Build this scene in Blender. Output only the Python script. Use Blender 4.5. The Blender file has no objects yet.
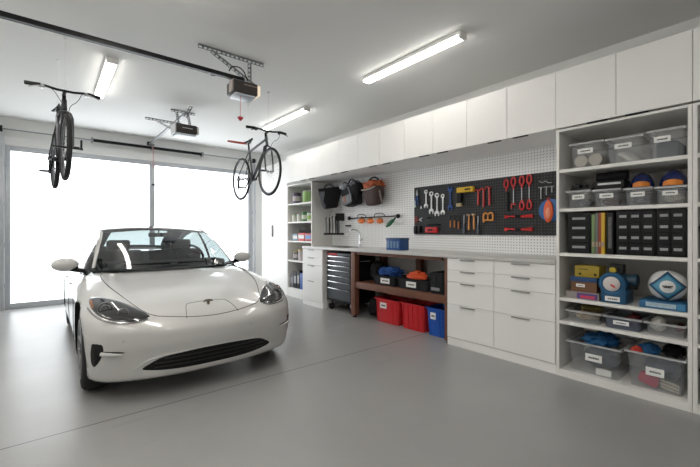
import bpy, bmesh, math, random
import numpy as np
from mathutils import Vector, Matrix, noise
random.seed(7)
SC = bpy.context.scene
COL = SC.collection
PI = math.pi

# ------------------------------------------------------------------ camera
H = 1.25
YAW = math.radians(39.4)
cam_d = bpy.data.cameras.new('camera')
cam = bpy.data.objects.new('camera', cam_d)
COL.objects.link(cam)
cam.location = (0, 0, H)
cam.rotation_euler = (math.radians(90), 0, -YAW)
cam_d.sensor_width = 36
cam_d.lens = 369 / 700 * 36
cam_d.shift_y = 2.0 / 700 * -1
cam_d.clip_start = 0.02
SC.camera = cam

# ------------------------------------------------------------------ world, exposure
SC.view_settings.view_transform = 'Standard'
SC.view_settings.look = 'None'
SC.view_settings.exposure = 0.50
SC.view_settings.gamma = 1.0
SC.view_settings.use_curve_mapping = False
W = bpy.data.worlds.new('world')
SC.world = W
W.use_nodes = True
W.node_tree.nodes['Background'].inputs[0].default_value = (.85, .92, 1, 1)
W.node_tree.nodes['Background'].inputs[1].default_value = 1.0
DOOR_EMIT = 2.75          # daylight through the frosted door panes
LAMP_EMIT = 34.0          # ceiling light strips

# ------------------------------------------------------------------ main measures
XF = 3.435      # front plane of counter, drawers and tall shelves
XL = 3.63       # front plane of the units at the far left end
XP = 4.085      # face of the white pegboard
XW = 4.27       # wall behind
YB = 8.03       # garage door wall
ZC = 3.07       # ceiling
_s, _c = math.sin(YAW), math.cos(YAW)
def onX(px, py, X):
    t = (px - 350) / 369; d = X / (_s + t * _c)
    return Vector((X, d * (_c - t * _s), H - (py - 231.5) / 369 * d))
def yX(px, X): return onX(px, 0, X).y

# ------------------------------------------------------------------ materials
MATS = {}
def mat(name, col, rough=.5, metal=0., var=.06, scale=12., emit=0., bump=0., bscale=60., coat=0., alpha=1., trans=0., spec=None):
    if name in MATS: return MATS[name]
    m = bpy.data.materials.new(name); m.use_nodes = True
    nt = m.node_tree; n = nt.nodes; l = nt.links
    b = n['Principled BSDF']
    b.inputs['Roughness'].default_value = rough
    b.inputs['Metallic'].default_value = metal
    if spec is None and max(col) < .06 and not coat: spec = .22
    if spec is not None: b.inputs['Specular IOR Level'].default_value = spec
    if coat: b.inputs['Coat Weight'].default_value = coat; b.inputs['Coat Roughness'].default_value = .04
    if alpha < 1: b.inputs['Alpha'].default_value = alpha
    if trans: b.inputs['Transmission Weight'].default_value = trans
    tc = n.new('ShaderNodeTexCoord')
    if var:
        nz = n.new('ShaderNodeTexNoise'); nz.inputs['Scale'].default_value = scale; nz.inputs['Detail'].default_value = 4
        l.new(tc.outputs['Object'], nz.inputs['Vector'])
        mx = n.new('ShaderNodeMix'); mx.data_type = 'RGBA'
        mx.inputs['A'].default_value = (*[c * (1 - var) for c in col], 1)
        mx.inputs['B'].default_value = (*[min(1, c * (1 + var)) for c in col], 1)
        l.new(nz.outputs['Fac'], mx.inputs['Factor'])
        l.new(mx.outputs['Result'], b.inputs['Base Color'])
    else: b.inputs['Base Color'].default_value = (*col, 1)
    if bump:
        nb = n.new('ShaderNodeTexNoise'); nb.inputs['Scale'].default_value = bscale; nb.inputs['Detail'].default_value = 5
        l.new(tc.outputs['Object'], nb.inputs['Vector'])
        bp = n.new('ShaderNodeBump'); bp.inputs['Strength'].default_value = bump; bp.inputs['Distance'].default_value = .01
        l.new(nb.outputs['Fac'], bp.inputs['Height']); l.new(bp.outputs['Normal'], b.inputs['Normal'])
    if emit:
        b.inputs['Emission Color'].default_value = (*col, 1); b.inputs['Emission Strength'].default_value = emit
    MATS[name] = m
    return m

M_wall = mat('wall_paint', (.80, .80, .785), .85, var=.02, scale=3, bump=.05)
M_ceil = mat('ceiling_paint', (.77, .775, .76), .9, var=.015, scale=2, bump=.04, bscale=90)
M_white = mat('white_laminate', (.86, .85, .835), .38, var=.012, scale=4)
M_shelf = mat('shelf_board', (.80, .79, .76), .45, var=.02, scale=5)
M_black = mat('black_plastic', (.009, .009, .010), .4)
M_dark = mat('dark_grey_metal', (.015, .016, .018), .45, .2)
M_steel = mat('steel', (.42, .43, .44), .32, .9, var=.1)
M_chrome = mat('chrome', (.75, .76, .78), .12, 1.0, var=.02)
M_pull = mat('pull_grey', (.33, .33, .33), .45, .4)
M_galv = mat('galvanised_steel', (.30, .31, .32), .42, .7, var=.2, scale=30)
M_alu = mat('aluminium_frame', (.50, .52, .55), .4, .5)
M_counter = mat('counter_stone', (.56, .555, .54), .35, var=.06, scale=25)
M_wood = mat('stained_wood', (.15, .060, .034), .55, var=.35, scale=9, bump=.1)
M_rubber = mat('rubber', (.026, .026, .028), .75, bump=.1)
M_red = mat('red_plastic', (.58, .018, .025), .38)
M_blue = mat('blue_plastic', (.012, .085, .42), .38)
M_paper = mat('paper_label', (.82, .82, .80), .7, var=.02)
M_ink = mat('label_ink', (.06, .06, .07), .7)
M_orange = mat('orange_plastic', (.80, .20, .03), .45)
M_yellow = mat('yellow_plastic', (.80, .55, .03), .45)
M_green = mat('green_plastic', (.02, .18, .07), .45)
M_bluefab = mat('blue_fabric', (.012, .065, .25), .85, var=.3, bump=.4, bscale=30)
M_redfab = mat('red_fabric', (.55, .05, .03), .8, var=.3, bump=.4, bscale=30)
M_blackfab = mat('black_fabric', (.014, .014, .017), .75, var=.25, bump=.35, bscale=40)
M_greyfab = mat('grey_fabric', (.19, .20, .22), .8, var=.2, bump=.3, bscale=40)
M_brownfab = mat('brown_canvas', (.060, .036, .031), .75, var=.3, bump=.35, bscale=40)
M_beige = mat('beige_cloth', (.55, .50, .42), .8, var=.15, bump=.3)
M_clear = mat('clear_plastic', (.60, .63, .66), .2, var=.03, alpha=.13)
M_clearrim = mat('clear_plastic_rim', (.70, .71, .72), .3, var=.03, alpha=.42)
M_bluelt = mat('light_blue', (.02, .20, .48), .4)
M_navy = mat('navy_gloss', (.012, .022, .10), .2, coat=.5)

def emission(name, col, strength):
    m = bpy.data.materials.new(name); m.use_nodes = True
    n = m.node_tree.nodes; n.clear()
    e = n.new('ShaderNodeEmission'); o = n.new('ShaderNodeOutputMaterial')
    e.inputs[0].default_value = (*col, 1); e.inputs[1].default_value = strength
    m.node_tree.links.new(e.outputs[0], o.inputs[0])
    return m
M_lamp = emission('lamp_diffuser', (1.0, .955, .885), LAMP_EMIT)
M_lamp2 = emission('lamp_diffuser_dimmer', (1.0, .955, .885), LAMP_EMIT * .38)
M_pane = emission('frosted_daylight_pane', (.93, .97, 1.0), DOOR_EMIT)

def peg_mat(name, base, hole, rough, pitch=.0325, rad=.0075):
    m = bpy.data.materials.new(name); m.use_nodes = True
    nt = m.node_tree; n = nt.nodes; l = nt.links; b = n['Principled BSDF']
    b.inputs['Roughness'].default_value = rough
    tc = n.new('ShaderNodeTexCoord'); sp = n.new('ShaderNodeSeparateXYZ')
    l.new(tc.outputs['Object'], sp.inputs[0])
    sq = []
    for ax in ('Y', 'Z'):
        a = n.new('ShaderNodeMath'); a.operation = 'PINGPONG'; a.inputs[1].default_value = pitch / 2
        l.new(sp.outputs[ax], a.inputs[0])
        q = n.new('ShaderNodeMath'); q.operation = 'POWER'; q.inputs[1].default_value = 2
        l.new(a.outputs[0], q.inputs[0]); sq.append(q)
    ad = n.new('ShaderNodeMath'); ad.operation = 'ADD'
    l.new(sq[0].outputs[0], ad.inputs[0]); l.new(sq[1].outputs[0], ad.inputs[1])
    lt = n.new('ShaderNodeMath'); lt.operation = 'LESS_THAN'; lt.inputs[1].default_value = rad * rad
    l.new(ad.outputs[0], lt.inputs[0])
    mx = n.new('ShaderNodeMix'); mx.data_type = 'RGBA'
    mx.inputs['A'].default_value = (*base, 1); mx.inputs['B'].default_value = (*hole, 1)
    l.new(lt.outputs[0], mx.inputs['Factor']); l.new(mx.outputs['Result'], b.inputs['Base Color'])
    return m
M_pegw = peg_mat('white_pegboard', (.95, .95, .95), (.50, .50, .50), .6)
M_pegb = peg_mat('black_pegboard', (.011, .012, .014), (.055, .055, .06), .6)

def floor_mat():
    m = bpy.data.materials.new('grey_epoxy_floor'); m.use_nodes = True
    nt = m.node_tree; n = nt.nodes; l = nt.links; b = n['Principled BSDF']
    tc = n.new('ShaderNodeTexCoord')
    nz = n.new('ShaderNodeTexNoise'); nz.inputs['Scale'].default_value = .9; nz.inputs['Detail'].default_value = 6
    l.new(tc.outputs['Object'], nz.inputs['Vector'])
    cr = n.new('ShaderNodeValToRGB')
    cr.color_ramp.elements[0].position = .3; cr.color_ramp.elements[0].color = (.285, .284, .280, 1)
    cr.color_ramp.elements[1].position = .7; cr.color_ramp.elements[1].color = (.325, .324, .320, 1)
    l.new(nz.outputs['Fac'], cr.inputs[0])
    mp = n.new('ShaderNodeMapping'); mp.inputs['Scale'].default_value = (.6, 3.5, 1)
    l.new(tc.outputs['Object'], mp.inputs[0])
    n2 = n.new('ShaderNodeTexNoise'); n2.inputs['Scale'].default_value = 1.6; n2.inputs['Detail'].default_value = 7; n2.inputs['Roughness'].default_value = .65
    l.new(mp.outputs[0], n2.inputs['Vector'])
    c2 = n.new('ShaderNodeValToRGB')
    c2.color_ramp.elements[0].position = .62; c2.color_ramp.elements[0].color = (1, 1, 1, 1)
    c2.color_ramp.elements[1].position = .78; c2.color_ramp.elements[1].color = (.80, .81, .83, 1)
    l.new(n2.outputs['Fac'], c2.inputs[0])
    mu = n.new('ShaderNodeMix'); mu.data_type = 'RGBA'; mu.blend_type = 'MULTIPLY'; mu.inputs['Factor'].default_value = 1
    l.new(cr.outputs[0], mu.inputs['A']); l.new(c2.outputs[0], mu.inputs['B'])
    sp = n.new('ShaderNodeSeparateXYZ'); l.new(tc.outputs['Object'], sp.inputs[0])
    sb = n.new('ShaderNodeMath'); sb.operation = 'SUBTRACT'; sb.inputs[1].default_value = 2.905; l.new(sp.outputs['Y'], sb.inputs[0])
    ab = n.new('ShaderNodeMath'); ab.operation = 'ABSOLUTE'; l.new(sb.outputs[0], ab.inputs[0])
    lt = n.new('ShaderNodeMath'); lt.operation = 'LESS_THAN'; lt.inputs[1].default_value = .0055; l.new(ab.outputs[0], lt.inputs[0])
    mx = n.new('ShaderNodeMix'); mx.data_type = 'RGBA'; mx.inputs['B'].default_value = (.07, .07, .07, 1)
    l.new(lt.outputs[0], mx.inputs['Factor']); l.new(mu.outputs['Result'], mx.inputs['A'])
    l.new(mx.outputs['Result'], b.inputs['Base Color'])
    rr = n.new('ShaderNodeMapRange'); rr.inputs['To Min'].default_value = .24; rr.inputs['To Max'].default_value = .40
    l.new(n2.outputs['Fac'], rr.inputs[0]); l.new(rr.outputs[0], b.inputs['Roughness'])
    nb = n.new('ShaderNodeTexNoise'); nb.inputs['Scale'].default_value = 45; nb.inputs['Detail'].default_value = 3
    l.new(tc.outputs['Object'], nb.inputs['Vector'])
    bp = n.new('ShaderNodeBump'); bp.inputs['Strength'].default_value = .12; bp.inputs['Distance'].default_value = .004
    l.new(nb.outputs['Fac'], bp.inputs['Height']); l.new(bp.outputs['Normal'], b.inputs['Normal'])
    return m
M_floor = floor_mat()

def glass_mat(name, tint, refl_rough=.02, f0=.04):
    m = bpy.data.materials.new(name); m.use_nodes = True
    nt = m.node_tree; n = nt.nodes; l = nt.links; n.clear()
    t = n.new('ShaderNodeBsdfTransparent'); t.inputs[0].default_value = (*tint, 1)
    g = n.new('ShaderNodeBsdfGlossy'); g.inputs['Roughness'].default_value = refl_rough
    ge = n.new('ShaderNodeNewGeometry'); dt = n.new('ShaderNodeVectorMath'); dt.operation = 'DOT_PRODUCT'
    l.new(ge.outputs['Incoming'], dt.inputs[0]); l.new(ge.outputs['Normal'], dt.inputs[1])
    def M(op, x, y):
        q = n.new('ShaderNodeMath'); q.operation = op
        for i, v in enumerate((x, y)):
            if v is None: continue
            if isinstance(v, (int, float)): q.inputs[i].default_value = v
            else: l.new(v, q.inputs[i])
        return q.outputs[0]
    k = M('POWER', M('SUBTRACT', 1.0, M('ABSOLUTE', dt.outputs['Value'], None)), 5.0)
    fac = M('ADD', M('MULTIPLY', k, .92 - f0), f0)
    mx = n.new('ShaderNodeMixShader'); o = n.new('ShaderNodeOutputMaterial')
    l.new(fac, mx.inputs[0]); l.new(t.outputs[0], mx.inputs[1]); l.new(g.outputs[0], mx.inputs[2]); l.new(mx.outputs[0], o.inputs[0])
    return m
M_glass = glass_mat('tinted_car_glass', (.52, .57, .57), f0=.12)
M_glassroof = mat('dark_roof_glass', (.012, .013, .015), .06, coat=.5, var=0)

# ------------------------------------------------------------------ mesh builder
class MB:
    def __init__(s): s.bm = bmesh.new()
    def box(s, x0, x1, y0, y1, z0, z1, bev=0, mi=0, seg=2, rot=None, taper=None):
        bm = bmesh.new()
        vs = bmesh.ops.create_cube(bm, size=1)['verts']
        for v in vs:
            v.co = Vector((x0 if v.co.x < 0 else x1, y0 if v.co.y < 0 else y1, z0 if v.co.z < 0 else z1))
        if taper:
            cx, cy = (x0 + x1) / 2, (y0 + y1) / 2
            for v in vs:
                if abs(v.co.z - z0) < 1e-6:
                    v.co.x = cx + (v.co.x - cx) * taper; v.co.y = cy + (v.co.y - cy) * taper
        if bev: bmesh.ops.bevel(bm, geom=bm.edges[:], offset=bev, segments=seg, affect='EDGES', profile=.6)
        if rot is not None:
            c = Vector(((x0 + x1) / 2, (y0 + y1) / 2, (z0 + z1) / 2))
            for v in bm.verts: v.co = c + rot @ (v.co - c)
        s._merge(bm, mi); return s
    def _merge(s, bm, mi):
        mp = {}
        bm.verts.index_update()
        for v in bm.verts: mp[v.index] = s.bm.verts.new(v.co)
        for f in bm.faces:
            try:
                nf = s.bm.faces.new([mp[v.index] for v in f.verts]); nf.material_index = mi
            except ValueError: pass
        bm.free()
    def cyl(s, p, q, r, r2=None, n=14, mi=0, caps=True):
        p = Vector(p); q = Vector(q); r2 = r if r2 is None else r2
        d = (q - p).normalized(); a = d.orthogonal().normalized(); b = d.cross(a)
        A = []; B = []
        for i in range(n):
            t = 2 * PI * i / n; o = a * math.cos(t) + b * math.sin(t)
            A.append(s.bm.verts.new(p + o * r)); B.append(s.bm.verts.new(q + o * r2))
        for i in range(n):
            j = (i + 1) % n; s.bm.faces.new((A[i], A[j], B[j], B[i])).material_index = mi
        if caps:
            s.bm.faces.new(A[::-1]).material_index = mi; s.bm.faces.new(B).material_index = mi
        return s
    def tube(s, pts, r, n=8, closed=False, mi=0, smooth=0):
        pts = [Vector(p) for p in pts]
        for _ in range(smooth):
            q = []
            N = len(pts)
            rng = range(N) if closed else range(N - 1)
            if not closed: q.append(pts[0])
            for i in rng:
                a, b = pts[i], pts[(i + 1) % N]; q += [a * .75 + b * .25, a * .25 + b * .75]
            if not closed: q.append(pts[-1])
            pts = q
        N = len(pts); rs = r if isinstance(r, (list, tuple)) else [r] * N
        if len(rs) != N: rs = [rs[min(len(rs) - 1, int(i * len(rs) / N))] for i in range(N)]
        rings = []; prev = None
        for i in range(N):
            if closed: t = pts[(i + 1) % N] - pts[i - 1]
            else: t = pts[min(i + 1, N - 1)] - pts[max(i - 1, 0)]
            t.normalize()
            if prev is None: a = t.orthogonal().normalized()
            else:
                a = prev - t * prev.dot(t)
                a = a.normalized() if a.length > 1e-6 else t.orthogonal().normalized()
            prev = a; b = t.cross(a)
            rings.append([s.bm.verts.new(pts[i] + (a * math.cos(2 * PI * k / n) + b * math.sin(2 * PI * k / n)) * rs[i]) for k in range(n)])
        for i in range(N if closed else N - 1):
            A, B = rings[i], rings[(i + 1) % N]
            for k in range(n):
                j = (k + 1) % n; s.bm.faces.new((A[k], A[j], B[j], B[k])).material_index = mi
        if not closed:
            s.bm.faces.new(rings[0][::-1]).material_index = mi; s.bm.faces.new(rings[-1]).material_index = mi
        return s
    def ring(s, c, axis, R, r, N=32, n=8, mi=0):
        c = Vector(c); d = Vector(axis).normalized(); a = d.orthogonal().normalized(); b = d.cross(a)
        return s.tube([c + (a * math.cos(2 * PI * i / N) + b * math.sin(2 * PI * i / N)) * R for i in range(N)], r, n, True, mi)
    def lathe(s, c, axis, prof, n=32, mi=0):
        # prof: list of (radius, offset along axis)
        c = Vector(c); d = Vector(axis).normalized(); a = d.orthogonal().normalized(); b = d.cross(a)
        rings = []
        for (r, h) in prof:
            if r < 1e-5: rings.append([s.bm.verts.new(c + d * h)])
            else: rings.append([s.bm.verts.new(c + d * h + (a * math.cos(2 * PI * i / n) + b * math.sin(2 * PI * i / n)) * r) for i in range(n)])
        for A, B in zip(rings, rings[1:]):
            for i in range(n):
                j = (i + 1) % n
                if len(A) == 1 and len(B) == 1: continue
                if len(A) == 1: f = (A[0], B[j], B[i])
                elif len(B) == 1: f = (A[i], A[j], B[0])
                else: f = (A[i], A[j], B[j], B[i])
                s.bm.faces.new(f).material_index = mi
        return s
    def ell(s, c, rad, mi=0, seg=20, amp=0, fr=3., seed=0, flat=None):
        bm = bmesh.new(); bmesh.ops.create_icosphere(bm, subdivisions=4 if amp else 3 if seg > 14 else 2, radius=1)
        for v in bm.verts:
            k = 1.0
            if amp:
                q = v.co * fr + Vector((seed * 3.1, seed * 1.7, 0)); k += amp * noise.noise(q) + amp * .45 * (1 - 2 * abs(noise.noise(q * 2.3)))
            p = v.co * k
            if flat is not None and p.z < flat: p.z = flat
            v.co = Vector((c[0] + p.x * rad[0], c[1] + p.y * rad[1], c[2] + p.z * rad[2]))
        s._merge(bm, mi); return s
    def grid(s, fn, nu, nv, mi=0, thick=0, closeu=False, skip=None):
        V = [[s.bm.verts.new(fn(u / nu, v / nv)) for v in range(nv + 1)] for u in range(nu + (0 if closeu else 1))]
        for i in range(nu):
            for j in range(nv):
                if skip and skip((i + .5) / nu, (j + .5) / nv): continue
                i2 = (i + 1) % len(V) if closeu else i + 1
                s.bm.faces.new((V[i][j], V[i2][j], V[i2][j + 1], V[i][j + 1])).material_index = mi
        return s
    def poly(s, pts, thick, nrm, mi=0):
        nrm = Vector(nrm) * thick
        A = [s.bm.verts.new(Vector(p)) for p in pts]; B = [s.bm.verts.new(Vector(p) + nrm) for p in pts]
        s.bm.faces.new(A[::-1]).material_index = mi; s.bm.faces.new(B).material_index = mi
        for i in range(len(A)):
            j = (i + 1) % len(A); s.bm.faces.new((A[i], A[j], B[j], B[i])).material_index = mi
        return s
    def bag(s, x0, x1, y0, y1, z0, z1, mi=0):
        return s
    def build(s, name, mats, parent=None, angle=35, solid=0, sub=0, origin=None, recalc=True):
        bm = s.bm
        bmesh.ops.remove_doubles(bm, verts=bm.verts[:], dist=1e-5)
        if recalc: bmesh.ops.recalc_face_normals(bm, faces=bm.faces[:])
        if parent is not None: off = Vector(parent.get('_o', (0, 0, 0)))
        elif origin is not None: off = Vector(origin)
        else:
            lo = [min(v.co[i] for v in bm.verts) for i in range(3)]; hi = [max(v.co[i] for v in bm.verts) for i in range(3)]
            off = Vector(((lo[0] + hi[0]) / 2, (lo[1] + hi[1]) / 2, lo[2]))
        for v in bm.verts: v.co -= off
        me = bpy.data.meshes.new(name); bm.to_mesh(me); bm.free()
        if not isinstance(mats, (list, tuple)): mats = [mats]
        for m in mats: me.materials.append(m)
        me.shade_smooth(); me.set_sharp_from_angle(angle=math.radians(angle))
        o = bpy.data.objects.new(name, me); COL.objects.link(o)
        if parent is not None: o.parent = parent; o['_o'] = tuple(off)
        else: o.location = off; o['_o'] = tuple(off)
        if solid:
            md = o.modifiers.new('solid', 'SOLIDIFY'); md.thickness = solid; md.offset = 0
        if sub:
            md = o.modifiers.new('sub', 'SUBSURF'); md.levels = sub; md.render_levels = sub
        return o

def tag(o, label, cat, group=None):
    o['label'] = label; o['category'] = cat
    if group: o['group'] = group
    return o
def thing(name, label, cat, loc, group=None):
    o = bpy.data.objects.new(name, None); COL.objects.link(o)
    o.location = loc; o['_o'] = tuple(loc); o.empty_display_size = .1
    return tag(o, label, cat, group)
def struct(name, mb, m, **k):
    o = mb.build(name, m, **k); o['kind'] = 'structure'; return o
def dup(root, loc, label=None, rz=None):
    r = root.copy(); COL.objects.link(r); r.location = loc
    if rz is not None: r.rotation_euler = (0, 0, rz)
    if label: r['label'] = label
    for ch in [o for o in root.children]:
        c = ch.copy(); COL.objects.link(c); c.parent = r
        for g in [o for o in ch.children]:
            d = g.copy(); COL.objects.link(d); d.parent = c
    return r
def boxthing(name, label, cat, m, *a, group=None, **k):
    return tag(MB().box(*a, **k).build(name, m), label, cat, group)
# ================================================================== ROOM
struct('floor', MB().box(-1.7, XW + .1, -3.0, YB + .3, -.1, 0), M_floor, origin=(0, 0, 0))
struct('ceiling', MB().box(-1.7, XW + .1, -3.0, YB + .3, ZC, ZC + .1), M_ceil)
struct('wall_right', MB().box(XW, XW + .1, -3.0, YB + .3, 0, ZC), M_wall)
struct('wall_left', MB().box(-1.8, -1.7, -3.0, YB + .3, 0, ZC), M_wall)
struct('wall_front', MB().box(-1.7, XW, -3.1, -3.0, 0, ZC), M_wall)
GX0, GX1, GZ = -.52, 3.664, 2.63
wb = MB()
wb.box(-1.7, GX0, YB, YB + .2, 0, ZC).box(GX1, XW, YB, YB + .2, 0, ZC).box(GX0, GX1, YB, YB + .2, GZ, ZC)
struct('wall_back', wb, M_wall)
struct('trim_1', MB().box(GX0 - .12, GX1 + .10, YB - .035, YB - .001, GZ + .01, GZ + .13, bev=.004), M_wall)

# overhead door: metal frame with a centre mullion and two tall frosted panes
gd = MB().box(GX0, GX0 + .065, YB + .02, YB + .09, 0, GZ, bev=.004).box(GX1 - .075, GX1, YB + .02, YB + .09, 0, GZ, bev=.004)
gd.box(GX0 + .065, GX1 - .075, YB + .02, YB + .09, GZ - .08, GZ, bev=.004).box(GX0 + .065, GX1 - .075, YB + .02, YB + .09, 0, .09, bev=.004)
door = struct('door_1', gd, M_alu, origin=((GX0 + GX1) / 2, YB + .05, 0))
MB().box(1.553, 1.643, YB + .022, YB + .088, .09, GZ - .08, bev=.004).build('mullion', M_alu, door)
MB().box(GX0 + .065, 1.553, YB + .05, YB + .06, .09, GZ - .08).build('frosted_pane', M_pane, door)
MB().box(1.643, GX1 - .075, YB + .05, YB + .06, .09, GZ - .08).build('frosted_pane', M_pane, door)
for k, x in enumerate((GX0 - .035, GX1 + .02)):
    t = MB().box(x - .012, x + .03, YB - .075, YB - .04, 0.0, 2.8, bev=.003)
    for z in (.35, 1.0, 1.65, 2.3): t.box(x - .02, x + .05, YB - .04, YB - .002, z, z + .07)
    tag(t.build('door_track', M_alu), ('steel door track left of the frosted garage door', 'steel door track right of the frosted garage door beside white cabinet')[k], 'door track')
# torsion shaft and spring over the door
ts = thing('torsion_spring', 'black torsion spring bar on steel shaft above the garage door', 'spring', (1.6, YB - .09, 2.83))
MB().cyl((-.62, YB - .09, 2.868), (3.72, YB - .09, 2.868), .011).build('shaft', M_galv, ts)
sp = MB(); sp.cyl((.636, YB - .09, 2.868), (2.50, YB - .09, 2.868), .026, n=16)
for i in range(90): sp.ring((.65 + i * .0205, YB - .09, 2.868), (1, 0, 0), .027, .004, 12, 4)
sp.build('spring', M_black, ts)
for x in (-.60, .62, 1.577, 2.52, 3.70):
    b = MB().box(x - .015, x + .015, YB - .12, YB - .001, 2.83, 2.91)
    b.build('bracket', M_galv, ts)
for x in (-.56, 3.66):
    MB().lathe((x, YB - .09, 2.868), (1, 0, 0), [(0, -.02), (.05, -.02), (.055, -.01), (.045, 0), (.055, .01), (.05, .02), (0, .02)], 20).build('cable_drum', M_dark, ts)

# ================================================================== CABINETRY
def pull(mb_parent, y0, y1, z, X):
    m = MB(); m.box(X - .022, X - .016, y0, y1, z - .007, z + .007, bev=.002)
    m.box(X - .018, X, y0, y1, z - .002, z + .002)
    return m.build('handle', M_pull, mb_parent)
def door_panel(parent, y0, y1, z0, z1, X, name='door', m=None):
    return MB().box(X, X + .018, y0 + .0018, y1 - .0018, z0 + .0015, z1 - .0015, bev=.0015, seg=1).build(name, m or M_white, parent)
UZ0, UZ1 = 2.152, 2.645
# overhead cabinets: pairs of doors
P = .4425
ug = 'overhead wall cabinets in a row'
lab = ['white overhead cabinet above the frame edge, nearest the camera at the right', 'white overhead cabinet directly above the tall shelves of clear bins',
       'white overhead cabinet above the red tools of the black board', 'white overhead cabinet above the silver wrenches',
       'white overhead cabinet above the brown bucket bag and green tool', 'white overhead cabinet above the backpack and the black tote bag',
       'white overhead cabinet above the paint cans of the far shelves', 'narrow last white overhead cabinet next to the tall cabinet']
for k in range(8):
    y0 = .466 + (k - 1) * 2 * P; y1 = y0 + 2 * P
    if k == 7: y1 = 6.03
    t = thing('overhead_cabinet', lab[k], 'cabinet', (XF + .3, (y0 + y1) / 2, UZ0), ug)
    MB().box(XF + .02, XW - .002, y0 + .001, y1 - .001, UZ0, UZ1).build('body', M_white, t)
    if k < 7:
        ym = (y0 + y1) / 2
        for (a, b, h0, h1) in ((y0, ym, ym - .20, ym - .06), (ym, y1, ym + .06, ym + .20)):
            d = door_panel(t, a, b, UZ0 - .006, UZ1, XF)
            MB().box(XF - .012, XF + .016, h0, h1, UZ0 - .016, UZ0 - .008, bev=.001, seg=1).build('handle', M_dark, d)
    else:
        d = door_panel(t, y0, y1, UZ0 - .006, UZ1, XF)
# filler strip above, set back, up to ceiling
# tall right shelves
def shelf_unit(y0, y1, zs, label, X, ztop, depth=.60, top_z=None, stile=.024):
    t = thing('shelving_unit', label, 'shelves', (X + depth / 2, (y0 + y1) / 2, 0))
    for (a, b) in ((y0, y0 + stile), (y1 - stile, y1)):
        MB().box(X, X + depth, a, b, 0, ztop, bev=.0015, seg=1).build('side_panel', M_shelf, t)
    MB().box(X + depth - .012, X + depth, y0 + stile, y1 - stile, .0, ztop).build('back_panel', M_shelf, t)
    MB().box(X, X + depth - .012, y0 + stile, y1 - stile, ztop - .02, ztop, bev=.001, seg=1).build('top_panel', M_shelf, t)
    for z in zs:
        MB().box(X + .004, X + depth - .012, y0 + stile, y1 - stile, z - .028, z, bev=.0015, seg=1).build('shelf', M_shelf, t)
    MB().box(X + .002, X + .02, y0 + stile, y1 - stile, 0, zs[-1] - .028).build('plinth', M_shelf, t)
    return t
ZR = [1.785, 1.4475, 1.066, .680, .480, .062]
shelf_unit(.467, 1.346, ZR, 'tall white open shelving unit full of clear bins at right', XF, UZ0 - .020)
shelf_unit(-.42, .465, ZR, 'white open shelving unit cut off by the right picture edge', XF, UZ0 - .020)
ZLf = [1.785, 1.436, 1.074, .70, .165]
shelf_unit(5.485, 6.36, ZLf, 'white open shelving unit with paint cans beyond the counter', XL, UZ1 - .5, depth=.62)
# closed head panel above far shelving
# tall cabinet at far left
tc = thing('tall_cabinet', 'tall white two-door cabinet beside the garage door', 'cabinet', (XL + .3, 6.9, 0))
MB().box(XL + .02, XL + .62, 6.362, 7.45, 0, UZ1).build('body', M_white, tc)
dd = door_panel(tc, 6.362, 6.90, .08, UZ1, XL)
dd = door_panel(tc, 6.90, 7.45, .08, UZ1, XL)
MB().box(XL - .025, XL, 6.94, 6.985, 1.14, 1.38, bev=.004).build('handle', M_pull, dd)
MB().box(XL + .004, XL + .02, 6.362, 7.45, 0, .078).build('plinth', M_white, tc)
# niche backing and pegboards
YN0, YN1 = 1.348, 5.483
boxthing('pegboard', 'large white perforated pegboard above the long counter', 'pegboard', M_pegw, XP, XP + .012, YN0, YN1, .998, 2.150)
struct('trim_2', MB().box(XP + .012, XW, YN0, YN1, .3, 2.150), M_wall)
tag(MB().box(XP - .022, XP - .002, 1.41, 3.50, 1.208, 1.876, bev=.002, seg=1).build('tool_board', M_pegb), 'black perforated tool board mounted on the white pegboard', 'tool board')
XT = XP - .022   # face of the black board

# counter
CT = .998
cn = MB().box(XF - .012, XP - .001, 1.349, YN1 + .0, CT - .038, CT, bev=.003)
tag(cn.build('countertop', M_counter), 'long grey countertop running under the pegboard', 'countertop')

def drawer_unit(cols, zs, X, y0, y1, label, endm=None):
    t = thing('drawer_cabinet', label, 'cabinet', (X + .3, (y0 + y1) / 2, 0))
    MB().box(X + .02, XP - .02, y0, y1, .0 + .085, CT - .039).build('body', M_white, t)
    MB().box(X + .008, XP - .02, y0, y1, 0, .084).build('plinth', M_white, t)
    for (a, b) in cols:
        for (z0, z1) in zip(zs, zs[1:]):
            d = door_panel(t, a, b, z0, z1, X, 'drawer')
            ym = (a + b) / 2 + (b - a) * .03
            hw = min(.085, (b - a) * .17)
            pull(d, ym - hw, ym + hw, z1 - .012, X)
    return t
drawer_unit([(1.351, 1.928), (1.928, 2.482)], [.09, .452, .70, .83, CT - .042], XF, 1.351, 2.482, 'wide white drawer cabinet with eight drawers under counter')
drawer_unit([(4.885, 5.481)], [.09, .43, .69, .82, CT - .042], XF, 4.885, 5.481, 'narrow white four-drawer cabinet left of the tool chest')

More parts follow.
